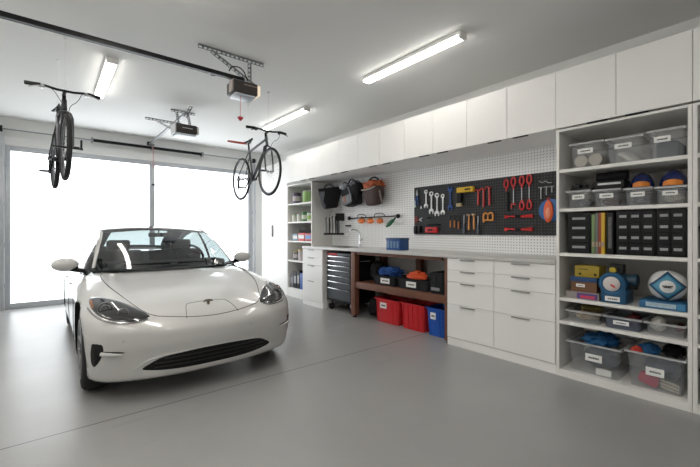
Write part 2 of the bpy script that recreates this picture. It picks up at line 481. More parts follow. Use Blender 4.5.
# wooden workbench frame below the counter
wbk = thing('workbench_frame', 'brown wooden bench frame with one shelf under counter', 'workbench', (XF + .3, 3.27, 0))
for (x, y) in ((XF + .01, 4.085), (XP - .12, 2.487), (XP - .12, 4.02), (XP - .12, 3.30)):
    lg = MB().box(x, x + .085, y, y + .09, .03, CT - .040, bev=.003).build('leg', M_wood, wbk)
    MB().cyl((x + .04, y + .045, 0), (x + .04, y + .045, .03), .03).build('foot', M_black, lg)
lg = MB().box(XF + .01, XF + .095, 2.487, 2.525, .03, CT - .040, bev=.003).build('leg', M_wood, wbk)
MB().cyl((XF + .05, 2.506, 0), (XF + .05, 2.506, .03), .018).build('foot', M_black, lg)
MB().box(XF + .02, XF + .055, 2.526, 4.084, .435, .52, bev=.002).build('front_rail', M_wood, wbk)
MB().box(XF + .056, XP - .125, 2.578, 4.084, .495, .52).build('shelf', M_wood, wbk)
MB().box(XF + .03, XF + .06, 2.578, 4.084, CT - .08, CT - .041).build('top_rail', M_wood, wbk)

# ================================================================== TOOL CHEST
ch = thing('tool_chest', 'rolling black tool chest with seven grey drawers', 'tool chest', (3.75, 4.49, 0))
cy0, cy1, cx0, cx1 = 4.215, 4.865, 3.50, 3.98
MB().box(cx0 + .012, cx1, cy0, cy1, .15, .915, bev=.006).build('body', M_dark, ch)
M_chest = mat('chest_drawer_grey', (.050, .056, .066), .4, .1)
zz = [.868, .795, .722, .648, .560, .470, .365, .185]
for z1, z0 in zip(zz, zz[1:]):
    d = MB().box(cx0, cx0 + .011, cy0 + .04, cy1 - .02, z0 + .004, z1 - .004, bev=.002, seg=1).build('drawer', M_chest, ch)
    MB().box(cx0 - .022, cx0 - .001, cy0 + .04, cy1 - .02, z1 - .018, z1 - .005, bev=.003).build('drawer_pull', M_chrome, d)
MB().box(cx0 - .003, cx0 + .011, cy1 - .28, cy1 - .03, .876, .908, bev=.002).build('badge', M_red, ch)
MB().box(cx0 - .001, cx0 + .011, cy0 + .03, cy1 - .29, .876, .908, bev=.002).build('top_strip', M_chest, ch)
MB().tube([(3.62, cy0 - .001, .80), (3.62, cy0 - .045, .80), (3.88, cy0 - .045, .80), (3.88, cy0 - .001, .80)], .009).build('side_handle', M_chrome, ch)
for (x, y) in ((cx0 + .06, cy0 + .06), (cx0 + .06, cy1 - .06), (cx1 - .06, cy0 + .06), (cx1 - .06, cy1 - .06)):
    cs = MB().box(x - .03, x + .03, y - .022, y + .022, .10, .149, bev=.003).cyl((x, y - .024, .055), (x, y + .024, .055), .012).build('caster', M_steel, ch)
    MB().lathe((x, y, .055), (0, 1, 0), [(0, -.017), (.045, -.017), (.055, -.009), (.055, .009), (.045, .017), (0, .017)], 20).build('wheel', M_rubber, cs)

# faucet and sink
sk = thing('sink', 'shallow steel sink set in the counter below the faucet', 'sink', (3.72, 4.62, CT))
MB().box(3.52, 3.90, 4.40, 4.84, CT, CT + .004, bev=.0015, seg=1).build('rim', M_steel, sk)
MB().box(3.55, 3.87, 4.43, 4.81, CT + .004, CT + .005).build('bowl', M_dark, sk)
fa = thing('faucet', 'chrome gooseneck faucet on counter before the pegboard', 'faucet', (3.965, 4.55, CT))
fb = onX(359.8, 246, 3.965); fx, fy = 3.965, fb.y
pts = [(fx, fy, CT + .03), (fx, fy, CT + .20)]
for i in range(1, 10):
    a = PI * i / 9; pts.append((fx - .09 * (1 - math.cos(a)), fy + .055 * (1 - math.cos(a)), CT + .20 + .085 * math.sin(a)))
pts.append((fx - .18, fy + .11, CT + .155))
MB().tube(pts, .011, 10).build('spout', M_chrome, fa)
MB().lathe((fx, fy, CT), (0, 0, 1), [(0, .0005), (.035, .0005), (.033, .012), (.018, .03), (.017, .10), (.012, .11), (0, .11)], 20).build('base', M_chrome, fa)
MB().tube([(fx, fy, CT + .085), (fx - .01, fy - .05, CT + .11), (fx - .015, fy - .09, CT + .14)], .007, 8).build('lever', M_chrome, fa)

# ================================================================== CEILING LIGHTS
def ceiling_light(x, y0, y1, label):
    t = thing('ceiling_light', label, 'ceiling light', (x, (y0 + y1) / 2, ZC), 'white linear ceiling lights')
    MB().box(x - .055, x + .055, y0, y1, ZC - .034, ZC - .0005, bev=.002, seg=1).build('housing', M_white, t)
    MB().box(x - .045, x + .045, y0 + .012, y1 - .004, ZC - .056, ZC - .0342, bev=.008).build('diffuser', M_lamp2 if y0 > 1.9 and x > 0 else M_lamp, t)  # strips out of view burn brighter, to fill the room
    for (a, b) in ((y0 - .012, y0 + .0119),):
        MB().box(x - .052, x + .052, a, b, ZC - .064, ZC - .0005, bev=.003).build('end_cap', M_white, t)
ceiling_light(2.93, 1.95, 3.27, 'lit strip light on ceiling nearest the overhead cabinets')
ceiling_light(2.93, 4.56, 5.88, 'lit strip light on ceiling behind the hanging grey bicycle')
ceiling_light(.53, 4.56, 5.88, 'lit strip light on ceiling beside the black bicycle handlebar')
ceiling_light(.53, 1.70, 3.02, 'lit strip light above the camera, out of frame')
ceiling_light(-1.15, .5, 1.82, 'added unseen fill light at the far left wall side, out of frame')  # added strip, throws fill light into the pegboard niche from out of view
ceiling_light(-1.15, 3.2, 4.52, 'added unseen fill light left of the door opener rail, out of frame')  # second added strip on the left, more fill for niche and bags
ceiling_light(.53, -.9, .42, 'added unseen fill light behind the camera on the open side')  # added behind the camera to brighten the near end of the room

# ================================================================== DOOR OPENERS
def angle_iron(mb, p, q, w=.032, up=(0, 0, 1)):
    p, q = Vector(p), Vector(q); d = (q - p).normalized(); L = (q - p).length
    u = Vector(up); u = (u - d * u.dot(d)).normalized(); n = d.cross(u)
    N = max(2, int(L / .045)); t = .0025
    # two long rails + rungs = a slotted perforated strap
    for sgn in (-1, 1):
        a = u * (w / 2 - .004) * sgn
        mb.poly([p + a - u * .004, q + a - u * .004, q + a + u * .004, p + a + u * .004], t * 2, n)
    for i in range(N + 1):
        c = p + d * (L * i / N); h = .009 if 0 < i < N else .004
        c = c + d * (.004 if i == 0 else (-.004 if i == N else 0))
        mb.poly([c - d * h - u * w / 2, c + d * h - u * w / 2, c + d * h + u * w / 2, c - d * h + u * w / 2], t * 1.6, n)
    mb.poly([p + u * w / 2, q + u * w / 2, q + u * w / 2 + n * .02, p + u * w / 2 + n * .02], t, u)
y1 = 3.70
op = thing('door_opener', 'black garage door opener on long black rail, nearer the camera', 'door opener', (1.56, y1, 2.63))
r = MB().box(-1.69, 1.60, y1 - .018, y1 + .018, 2.822, 2.858, bev=.003).box(-1.69, 1.60, y1 - .023, y1 + .023, 2.815, 2.822).build('rail', M_black, op)
MB().box(1.47, 1.60, y1 - .04, y1 + .04, 2.7905, 2.8145, bev=.003).build('rail_mount', M_galv, op)
MB().box(-1.699, -1.69, y1 - .06, y1 + .06, 2.77, 2.90).build('wall_bracket', M_galv, op)
M_opgrey = mat('opener_dark_casing', (.05, .045, .043), .35)
MB().box(1.45, 1.71, y1 - .10, y1 + .10, 2.665, 2.79, bev=.018, seg=3).build('motor_housing', M_opgrey, op)
MB().box(1.435, 1.45, y1 - .09, y1 - .005, 2.675, 2.785, bev=.006).build('side_panel', mat('opener_tan', (.42, .36, .33), .5), op)
MB().box(1.47, 1.69, y1 - .09, y1 + .09, 2.640, 2.6645, bev=.01).build('light_lens', mat('lens_grey', (.42, .46, .52), .3), op)
MB().box(1.711, 1.75, y1 - .08, y1 + .08, 2.68, 2.79, bev=.012).build('lamp_cover', mat('lamp_cover', (.80, .66, .50), .4, emit=.5), op)
dm = MB()
for i in range(7): dm.box(1.56 + i * .022, 1.572 + i * .022, y1 - .1018, y1 - .1002, 2.750, 2.760)
dm.build('brand_lettering', mat('faded_letters', (.45, .35, .3), .5), op)
br = MB()
angle_iron(br, (1.13, y1, ZC - .02), (1.82, y1, ZC - .02), .034)
br.build('ceiling_bracket', M_galv, op)
br = MB(); angle_iron(br, (1.25, y1 - .01, ZC - .04), (1.70, y1 - .01, 2.802), .030); br.build('brace', M_galv, op)
br = MB(); angle_iron(br, (1.66, y1 + .01, ZC - .04), (1.66, y1 + .01, 2.802), .034, up=(1, 0, 0)); br.build('hanger', M_galv, op)
MB().tube([(1.30, y1 - .02, 2.80), (1.24, y1 - .06, 2.77), (1.20, y1 - .12, 2.76)], .005).build('trolley_arm', M_galv, op)
MB().tube([(1.42, y1 - .05, 2.87), (1.45, y1 - .05, 2.93), (1.56, y1 - .05, 2.94), (1.62, y1 - .05, 2.82)], .006, smooth=2).build('cable', M_black, op)
cd = MB().cyl((1.53, y1 - .07, 2.42), (1.53, y1 - .07, 2.642), .0022, n=6)
cd.build('release_cord', M_red, op)
MB().lathe((1.53, y1 - .07, 2.385), (0, 0, 1), [(0, 0), (.012, .0), (.018, .012), (.03, .022), (.03, .034), (.008, .042), (0, .042)], 16).build('cord_handle', mat('dark_red_plastic', (.35, .01, .02), .4), op)

op2 = thing('door_opener', 'grey garage door opener on diagonal rail, farther by the door', 'door opener', (1.58, 5.75, 2.62))
MB().box(1.515, 1.555, 5.55, YB - .05, 2.925, 2.955, bev=.003).build('rail', M_galv, op2)
MB().box(1.42, 1.70, 5.60, 5.86, 2.665, 2.795, bev=.012).build('motor_housing', M_opgrey, op2)
MB().box(1.402, 1.42, 5.61, 5.85, 2.66, 2.80, bev=.005).build('side_panel', mat('opener_light', (.55, .56, .57), .4), op2)
MB().box(1.701, 1.73, 5.61, 5.85, 2.67, 2.79, bev=.008).build('lamp_cover', mat('opener_light2', (.6, .6, .58), .4), op2)
MB().box(1.43, 1.69, 5.61, 5.85, 2.635, 2.6645, bev=.008).build('light_lens', mat('lens_pale', (.6, .65, .7), .3), op2)
dm = MB()
for i in range(6): dm.box(1.50 + i * .024, 1.515 + i * .024, 5.5982, 5.5998, 2.735, 2.745)
dm.build('brand_lettering', M_paper, op2)
b = MB(); angle_iron(b, (1.08, 5.90, 2.86), (1.56, 5.90, 2.86), .03); b.build('side_strut', M_galv, op2)
b = MB(); angle_iron(b, (1.24, 5.89, 2.84), (1.42, 5.82, 2.74), .022); b.build('brace', M_galv, op2)
b = MB(); angle_iron(b, (1.42, 5.92, ZC - .02), (1.76, 5.92, ZC - .02), .03); b.build('ceiling_bracket', M_galv, op2)
for x in (1.50, 1.66):
    b = MB(); angle_iron(b, (x, 5.93, ZC - .03), (x, 5.80, 2.796), .028, up=(1, 0, 0)); b.build('hanger', M_galv, op2)
b = MB(); angle_iron(b, (1.60, 5.55, ZC - .02), (1.54, 5.62, 2.90), .035, up=(1, 0, 0)); b.build('rail_hanger', M_galv, op2)
MB().box(1.50, 1.57, YB - .05, YB - .001, 2.925, 2.985).build('header_bracket', M_black, op2)
MB().cyl((1.577, YB - .16, 2.45), (1.577, YB - .16, 2.925), .0035, n=6).build('release_cord', M_red, op2)
MB().cyl((1.577, YB - .16, 2.16), (1.577, YB - .16, 2.45), .002, n=6).build('cord_tail', M_paper, op2)
MB().box(1.55, 1.604, YB - .18, YB - .14, 2.13, 2.16, bev=.005).build('cord_handle', M_black, op2)
MB().box(1.56, 1.594, YB - .20, YB - .13, 2.90, 2.924).build('trolley', M_galv, op2)
# ================================================================== CAR
def smax(a,b,k):
    h=np.clip(.5+.5*(a-b)/k,0,1); return b+(a-b)*h+k*h*(1-h)
def ip(x,xs,ys):
    # smooth (pchip-like) interpolation
    xs=np.array(xs,float); ys=np.array(ys,float); d=np.diff(ys)/np.diff(xs)
    m=np.zeros(len(xs)); m[0]=d[0]; m[-1]=d[-1]
    for i in range(1,len(xs)-1):
        m[i]=0 if d[i-1]*d[i]<=0 else 2*d[i-1]*d[i]/(d[i-1]+d[i])
    x=np.clip(x,xs[0],xs[-1]); i=np.clip(np.searchsorted(xs,x)-1,0,len(xs)-2)
    h=xs[i+1]-xs[i]; t=(x-xs[i])/h
    return (2*t**3-3*t**2+1)*ys[i]+(t**3-2*t**2+t)*h*m[i]+(-2*t**3+3*t**2)*ys[i+1]+(t**3-t**2)*h*m[i+1]
L=4.36
def car_f(x,y,z):
    ax=np.abs(x)
    y0=ip(z,[.12,.17,.24,.34,.44,.52,.58,.64,.72,.9],[.10,.05,.035,.015,.0,.005,.03,.08,.2,.55])
    ff=(y0+.20*(ax/.78)**2.6-y)*.8
    W=ip(y,[0,.4,.7,1.1,1.8,2.6,3.3,3.9,4.36],[.80,.845,.865,.855,.85,.855,.87,.845,.79])
    W=W-ip(z,[.12,.25,.45,.62,.72,.85,1.0],[.035,.008,0,.0,.012,.06,.15])
    fs=ax-W
    T=ip(y,[0,.1,.3,.6,1.0,1.3,1.7,3.4,3.75,4.1,4.36],[.555,.61,.675,.745,.81,.85,.86,.88,.925,.955,.955])
    fend=.040*np.exp(-((ax-.66)/.13)**2)*np.clip(1.25-np.abs(y-.7)/1.1,0,1)
    T=T-.045*(ax/.8)**2.2+fend
    ft=(z-T)*.95
    y1=ip(z,[.12,.25,.45,.7,.93,1.0],[4.20,4.30,4.36,4.34,4.37,4.3])
    fr=(y-y1+.22*(ax/.8)**2.6)*.85
    fb=.15-z
    f=smax(ff,fs,.14); f=smax(f,fr,.14); f=smax(f,ft,.07); f=smax(f,fb,.05)
    return f
def hit(o,d,f=car_f,t0=0,t1=12,n=900):
    # first crossing outside->inside marching along the ray
    o=np.array(o,float); d=np.array(d,float)
    ts=np.linspace(t0,t1,n); p=o[None]+ts[:,None]*d[None]
    v=f(p[:,0],p[:,1],p[:,2]); idx=np.where((v[:-1]>0)&(v[1:]<=0))[0]
    if len(idx)==0: return None
    a,b=ts[idx[0]],ts[idx[0]+1]
    for _ in range(30):
        m=(a+b)/2; q=o+m*d
        if f(*q)>0: a=m
        else: b=m
    return o+a*d
XC, Y0 = 1.04, 2.93
M_pearl = mat('white_pearl_paint', (.57, .567, .556), .22, var=.0, coat=.7)
M_seam = mat('panel_gap', (.05, .05, .05), .7)
M_trim = mat('gloss_black_trim', (.012, .012, .013), .25, var=0)
M_arch = mat('wheel_well_black', (.008, .008, .008), .9, var=0)
car = thing('car', 'white electric sedan parked facing the camera on grey floor', 'car', (XC, Y0 + 2.1, 0))
car['_o'] = (0, 2.1, 0)
def body_pt(u, v):
    # u along a capsule spine, v around
    ya, yb, zs = 1.0, 3.5, .45
    N1 = .24
    th = 2 * PI * v
    if u < N1: ph = (u / N1) * PI / 2; yy = ya; dy = -math.cos(ph); sc = math.sin(ph)
    elif u > 1 - N1: ph = ((1 - u) / N1) * PI / 2; yy = yb; dy = math.cos(ph); sc = math.sin(ph)
    else: yy = ya + (yb - ya) * (u - N1) / (1 - 2 * N1); dy = 0; sc = 1
    return yy, dy, sc, th, zs
def make_body():
    nu, nv = 190, 132
    O = []; D = []
    for i in range(nu + 1):
        for j in range(nv):
            yy, dy, sc, th, zs = body_pt(i / nu, j / nv)
            # squash directions so samples spread evenly over the wide flat section
            d = np.array([math.cos(th) * sc * 1.0, dy * 1.15, math.sin(th) * sc * .52])
            O.append((0, yy, zs)); D.append(d / np.linalg.norm(d))
    O = np.array(O); D = np.array(D)
    a = np.zeros(len(O)); b = np.full(len(O), 2.2)
    for _ in range(34):
        m = (a + b) / 2; q = O + m[:, None] * D
        ins = car_f(q[:, 0], q[:, 1], q[:, 2]) < 0
        a = np.where(ins, m, a); b = np.where(ins, b, m)
    P = O + a[:, None] * D
    mb = MB(); bm = mb.bm
    V = [[bm.verts.new(P[i * nv + j]) for j in range(nv)] for i in range(nu + 1)]
    for i in range(nu):
        for j in range(nv):
            k = (j + 1) % nv; bm.faces.new((V[i][j], V[i][k], V[i + 1][k], V[i + 1][j]))
    return mb
AX = (.69, 3.30)      # axle positions
WR = .318
body = make_body().build('body', [M_pearl, M_arch], None, angle=50, origin=(0, 2.1, 0))
cut = MB()
for y in AX:
    for sg in (-1, 1):
        cut.cyl((sg * .56, y, WR + .012), (sg * 1.1, y, WR + .012), WR + .042, n=64, mi=1)
cutter = cut.build('cutter', [M_pearl, M_arch], None, origin=(0, 2.1, 0))
md = body.modifiers.new('arches', 'BOOLEAN'); md.operation = 'DIFFERENCE'; md.object = cutter; md.solver = 'EXACT'
bpy.context.view_layer.update()
dg = bpy.context.evaluated_depsgraph_get()
nm = bpy.data.meshes.new_from_object(body.evaluated_get(dg))
body.modifiers.clear(); body.data = nm; bpy.data.objects.remove(cutter)
body.location = (0, 0, 0); body.parent = car; body.name = 'body'

# surface helpers (car-local)
def hy(x, z, off=.003):      # front surface
    h = hit((x, -1, z), (0, 1, 0), t1=2.5, n=120)
    return Vector((h[0], h[1] - off, h[2]))
def hz(x, y, off=.003):      # top surface
    h = hit((x, y, 1.6), (0, 0, -1), t1=1.4, n=120)
    return Vector((h[0], h[1], h[2] + off))
def hxs(y, z, sg, off=.003):  # side surface
    h = hit((sg * 1.4, y, z), (-sg, 0, 0), t1=1.3, n=120)
    return Vector((h[0] + sg * off, h[1], h[2]))
def hd(p, off=.003):          # project radially from an inner point
    c = np.array([p[0] * .5, 1.0, .4]); d = np.array(p, float) - c; d = d / np.linalg.norm(d)
    o = c + d * 2.2
    h = hit(o, -d, t1=2.2, n=140)
    return Vector(h + d * off)
def catmull(P, closed=True, k=6):
    P = [Vector(p) for p in P]; n = len(P); out = []
    for i in range(n if closed else n - 1):
        p0 = P[(i - 1) % n] if closed or i > 0 else P[i]; p1 = P[i]; p2 = P[(i + 1) % n]; p3 = P[(i + 2) % n] if closed or i + 2 < n else p2
        for j in range(k):
            t = j / k
            out.append(.5 * ((2 * p1) + (p2 - p0) * t + (2 * p0 - 5 * p1 + 4 * p2 - p3) * t * t + (3 * p1 - p0 - 3 * p2 + p3) * t ** 3))
    if not closed: out.append(P[-1])
    return out
def patch(outline, off=.004, mi=0, rings=8, mb=None, k=5):
    # fills an outline lying near the body surface by concentric rings projected onto it
    mb = mb or MB(); O = catmull(outline, True, k); c = sum(O, Vector()) / len(O); prev = None
    for r in range(rings, 0, -1):
        t = r / rings
        ring = [mb.bm.verts.new(hd(c + (p - c) * t, off if r < rings else -.002)) for p in O]
        if prev:
            for i in range(len(ring)):
                j = (i + 1) % len(ring); mb.bm.faces.new((prev[i], prev[j], ring[j], ring[i])).material_index = mi
        prev = ring
    cv = mb.bm.verts.new(hd(c, off))
    for i in range(len(prev)): mb.bm.faces.new((prev[i], prev[(i + 1) % len(prev)], cv)).material_index = mi
    return mb
def line_on(pts, r=.003, k=5, closed=False, off=.0005):
    return [hd(p, off) for p in catmull(pts, closed, k)]

# panel gaps: hood outline, charge-flap-like nose panel
sm = MB()
for sg in (-1, 1):
    P = [(sg * .62, 1.42, .84), (sg * .66, 1.1, .83), (sg * .64, .80, .78), (sg * .575, .50, .72), (sg * .47, .22, .65), (sg * .39, .135, .612)]
    sm.tube([hz(p[0], p[1], .0004) for p in catmull(P, False, 6)], .0032, 5)
P = [(-.39, .135, .612), (-.2, .08, .59), (0, .06, .58), (.2, .08, .59), (.39, .135, .612)]
sm.tube([hd(p, .0004) for p in catmull(P, False, 6)], .0032, 5)
P = [(-.205, .08, .58), (-.175, .20, .643), (-.12, .255, .662), (.12, .255, .662), (.175, .20, .643), (.205, .08, .58)]
sm.tube([hd(p, .0002) for p in catmull(P, False, 5)], .0022, 5)
sm.build('hood_gap', M_seam, car)
sm = MB()
for sg in (-1, 1):
    for yy in (1.32, 2.27, 3.05):
        zs = [(.22 + i * .08) for i in range(8)]
        if yy == 3.05: zs = zs[4:]
        sm.tube([hxs(yy + (.06 if yy == 1.32 else 0) * (z - .5), z, sg, .0004) for z in zs], .003, 5)
    sm.tube([hxs(1.32 + i * .19, .235, sg, .0004) for i in range(10)], .003, 5)
sm.build('door_gap', M_seam, car)
for sg in (-1, 1):
    for yy in (2.08, 2.86):
        MB().tube([hxs(yy - .09, .70, sg, .006), hxs(yy + .06, .705, sg, .006)], .010, 8).build('door_handle', M_pearl, car)

# headlights
M_hlglass = mat('headlight_dark_lens', (.028, .028, .030), .08, var=.0, coat=.6)
M_hlsil = mat('headlight_silver', (.30, .30, .31), .2, .9, var=0)
M_amber = mat('amber_marker', (.28, .10, .03), .3, var=0)
for sg in (-1, 1):
    out = [(.80, .60, .735), (.765, .60, .748), (.66, .46, .729), (.55, .335, .688), (.445, .17, .624), (.46, .135, .607), (.535, .13, .592), (.665, .19, .602), (.75, .30, .635), (.795, .45, .685)]
    hl = patch([(sg * a, b, c) for a, b, c in out], .006, k=4).build('headlight', M_hlglass, car, angle=60)
    c0 = (sg * .695, .34, .668)
    m = MB()
    cc = hd(c0, .006); nn = (hd(c0, .05) - hd(c0, 0)).normalized(); nn = Vector((nn.x * .6, -.8, nn.z * .7)).normalized()
    m.ring(cc, nn, .050, .0055, 24, 6); m.ring(cc, nn, .030, .004, 20, 6)
    c1 = hd((sg * .60, .24, .645), .006); m.ring(c1, nn, .034, .004, 20, 6)
    m.build('projector_ring', M_hlsil, hl, angle=60)
    e = [(sg * .795, .47, .668), (sg * .75, .31, .622), (sg * .665, .20, .594), (sg * .535, .14, .588), (sg * .46, .14, .602)]
    MB().tube([hd(p, .006) for p in catmull(e, False, 6)], .006, 6).build('light_strip', M_hlsil, hl)
    a = [(sg * .797, .56, .732), (sg * .782, .55, .735), (sg * .775, .43, .70), (sg * .778, .38, .672), (sg * .79, .45, .688)]
    patch(a, .010, k=3, rings=3).build('amber_marker', M_amber, hl)
# lower grille
gout = [(-.555, .115, .250), (-.50, .09, .292), (-.40, .06, .333), (-.20, .02, .350), (0, .01, .354), (.20, .02, .350), (.40, .06, .333), (.50, .09, .292), (.555, .115, .250), (.47, .09, .228), (.32, .07, .216), (.15, .05, .210), (0, .04, .208), (-.15, .05, .210), (-.32, .07, .216), (-.47, .09, .228)]
gr = patch(gout, .003, k=4, rings=6).build('lower_grille', M_trim, car, angle=60)
m = MB()
for z in (.250, .282, .314):
    xw = .43 if z < .3 else .37
    m.tube([hy(-xw + i * xw / 12, z, .006) for i in range(25)], .0045, 6)
m.build('grille_bar', mat('grille_grey', (.016, .016, .017), .4), gr)
m = MB(); m.tube([hd(p, .002) for p in catmull([gout[i] for i in (0, 1, 2, 3, 4, 5, 6, 7, 8)], False, 5)], .005, 6)
m.build('grille_surround', M_pearl, gr)
# side vents with fins
for sg in (-1, 1):
    vo = [(.792, .275, .445), (.765, .225, .460), (.733, .19, .452), (.725, .185, .41), (.742, .20, .35), (.762, .235, .30), (.784, .265, .276), (.798, .29, .32)]
    ve = patch([(sg * a, b, c) for a, b, c in vo], .003, k=4, rings=4).build('side_vent', M_trim, car, angle=60)
    f = [hy(sg * .60, .378, .001)] + [hd((sg * (.60 + .145 * i / 6), .12 + .075 * i / 6, .378 + .012 * i / 6), .004) for i in range(1, 7)]
    MB().tube([q + Vector((0, .004, .010)) for q in f], [.003, .005, .006, .006, .006, .006, .006], 6).build('fin_black_line', M_trim, ve)  # black trim line along the top of the fin
    f2 = [p + Vector((0, -.007, -.004)) for p in f[1:]]
    MB().tube(f2, [.004, .008, .011, .013, .014, .014], 8).build('fin', M_pearl, ve)
# emblem
c = hd((0, .20, .645), .003); n1 = (hd((0, .20, .645), .1) - c).normalized()
ax = Vector((1, 0, 0)); ay = n1.cross(ax).normalized()
if ay.z < 0: ay = -ay
def em(pts): return [c + ax * a * 1.15 + ay * b * 1.15 for a, b in pts]
m = MB()
m.poly(em([(-.036, .026), (-.02, .034), (0, .036), (.02, .034), (.036, .026), (.032, .016), (.014, .022), (.008, .006), (0, -.036), (-.008, .006), (-.014, .022), (-.032, .016)]), .003, n1)
m.build('emblem', mat('emblem_bronze', (.20, .17, .14), .3, .7, var=0), car)
# parking sensors
for x in (-.62, -.30, .30, .62):
    p = hy(x, .47, .001); MB().lathe(p, (0, -1, 0), [(0, .001), (.010, .001), (.010, -.004)], 12).build('parking_sensor', mat('sensor_grey', (.5, .49, .47), .4), car)

# ---- greenhouse
rx = lambda y: float(ip(np.array([y]), [1.42, 1.7, 2.0, 2.6, 3.0, 3.4, 3.78], [.70, .635, .575, .565, .58, .61, .66])[0])
rz = lambda y: float(ip(np.array([y]), [1.42, 1.7, 2.0, 2.3, 2.6, 3.0, 3.4, 3.78], [.862, 1.065, 1.232, 1.288, 1.295, 1.255, 1.135, .945])[0])
cz = lambda y: float(ip(np.array([y]), [1.25, 1.6, 1.93, 2.3, 2.6, 3.0, 3.4, 3.90], [.862, 1.085, 1.262, 1.325, 1.332, 1.290, 1.175, .962])[0])
bow = lambda y: float(ip(np.array([y]), [1.25, 1.95, 2.5, 3.0, 3.9], [.17, .05, 0, -.02, -.12])[0])
def top(u, yc, off=0):
    y = yc + bow(yc) * u * u
    return Vector((u * rx(y), y, rz(y) + (cz(yc) - rz(y)) * (1 - abs(u) ** 2.0) + off))
def side(y, v, sg, off=0):
    R = Vector((rx(y), y, rz(y))); B = Vector((.775, y, .79 if y < 3.3 else .79 + (y - 3.3) * .10))
    p = B.lerp(R, v); p.x += .028 * math.sin(PI * min(v, 1)) * min(1, (R.z - B.z) / .3) + off
    return Vector((p.x * sg, p.y, p.z))
def wsp(u, v):
    u = -.97 + 1.94 * u
    a = Vector((u * .71, 1.27 + .155 * u * u, .872 + .004 * (1 - u * u))); b = top(u, 1.95)
    n_ = Vector((0, -.5, .86))
    return a.lerp(b, v) + n_ * (.030 * math.sin(PI * v) ** 1.0 * (1 - .4 * u * u))
MB().grid(wsp, 36, 24).build('windshield', M_glass, car, angle=60)
MB().grid(lambda u, v: top(-.97 + 1.94 * u, 1.9501 + (2.95 - 1.9501) * v), 30, 24).build('glass_roof', M_glassroof, car, angle=60)
MB().grid(lambda u, v: top(-.62 + 1.24 * u, 3.06 + (3.72 - 3.06) * v), 20, 20).build('rear_window', M_glass, car, angle=60)
MB().grid(lambda u, v: top(-.62 + 1.24 * u, 3.72 + (3.80 - 3.72) * v), 20, 3).build('rear_window_edge', M_trim, car, angle=60)
MB().grid(lambda u, v: top(-.62 + 1.24 * u, 2.9501 + (3.06 - 2.9501) * v), 20, 3).build('rear_roof_edge', M_glassroof, car, angle=60)
MB().grid(lambda u, v: top(-.60 + 1.20 * u, 2.0 + 1.04 * v, -.014), 20, 20).build('headliner', mat('headliner_grey', (.10, .10, .10), .9), car)
for sg in (-1, 1):
    MB().grid(lambda u, v: top(sg * (.62 + .34 * u), 2.9501 + (3.80 - 2.9501) * v), 8, 20).build('rear_pillar_panel', M_pearl, car, angle=60)
    MB().grid(lambda u, v: top(sg * (.60 + .36 * u), 2.0 + (3.80 - 2.0) * v, -.016), 8, 30).build('headliner', MATS['headliner_grey'], car)
MB().grid(lambda u, v: top(-1 + 2 * u, 3.80 + .10 * v, .0), 24, 3).build('rear_deck_edge', M_pearl, car, angle=60)
# black frit band at the base and a cowl with wipers
MB().grid(lambda u, v: top(-.99 + 1.98 * u, 1.235 + .075 * v, .004), 30, 3).build('cowl', M_trim, car, angle=60)
wp = MB()
for (xa, xb) in ((-.55, -.02), (.05, .58)):
    wp.tube([top(u / .68, 1.315 + .02 * abs(u), .014) for u in [xa + (xb - xa) * i / 8 for i in range(9)]], .006, 6)
wp.build('wiper', M_black, car)
for sg in (-1, 1):
    ys = lambda u: 1.42 + (3.84 - 1.42) * u
    # body-colour pillars and roof rail: outer strip of the top patch and the frame round the side glass
    rail = MB()
    def strip(u, v, sg=sg):
        y = 1.455 + (3.78 - 1.455) * u
        if v < .5:   # on top
            k = v / .5; q = .965 + .035 * k
            p = Vector((rx(y) * q, y, rz(y) + .006 * (1 - k)))
        else:
            k = (v - .5) / .5; p = side(y, 1 - (.05 + .07 * min(1, max(0, (y - 1.5) / .6))) * k, 1, .002)
        return Vector((p.x * sg + sg * .004, p.y, p.z + .004))
    rail.grid(strip, 60, 8); rail.build('roof_rail', M_pearl, car, angle=50)
    MB().grid(lambda u, v: side(1.62 + 1.80 * u, .02 + .87 * v, sg), 40, 10).build('side_window', M_glass, car, angle=60)
    MB().grid(lambda u, v: side(3.40 + .44 * u, v, sg, .003), 10, 12).build('rear_pillar', M_pearl, car, angle=60)
    MB().grid(lambda u, v: side(1.40 + .24 * u, v, sg, .002), 8, 8).build('front_quarter_trim', M_trim, car, angle=60)
    MB().grid(lambda u, v: side(2.38 + .10 * u, .02 + .87 * v, sg, .003), 3, 10).build('centre_pillar', M_trim, car, angle=60)
    MB().tube([side(1.60 + 1.82 * i / 20, .09, sg, .006) for i in range(21)], .007, 6).build('belt_trim', M_trim, car)
    # mirror
    mr = MB(); mr.ell((sg * .905, 1.63, .925), (.108, .065, .066), seg=20)
    mo = mr.build('mirror_cap', M_pearl, car, angle=60)
    MB().ell((sg * .895, 1.640, .893), (.100, .055, .030), seg=20).tube([(sg * .90, 1.65, .885), (sg * .80, 1.64, .865), (sg * .74, 1.62, .855)], .022, 8).build('mirror_arm', M_trim, mo, angle=60)
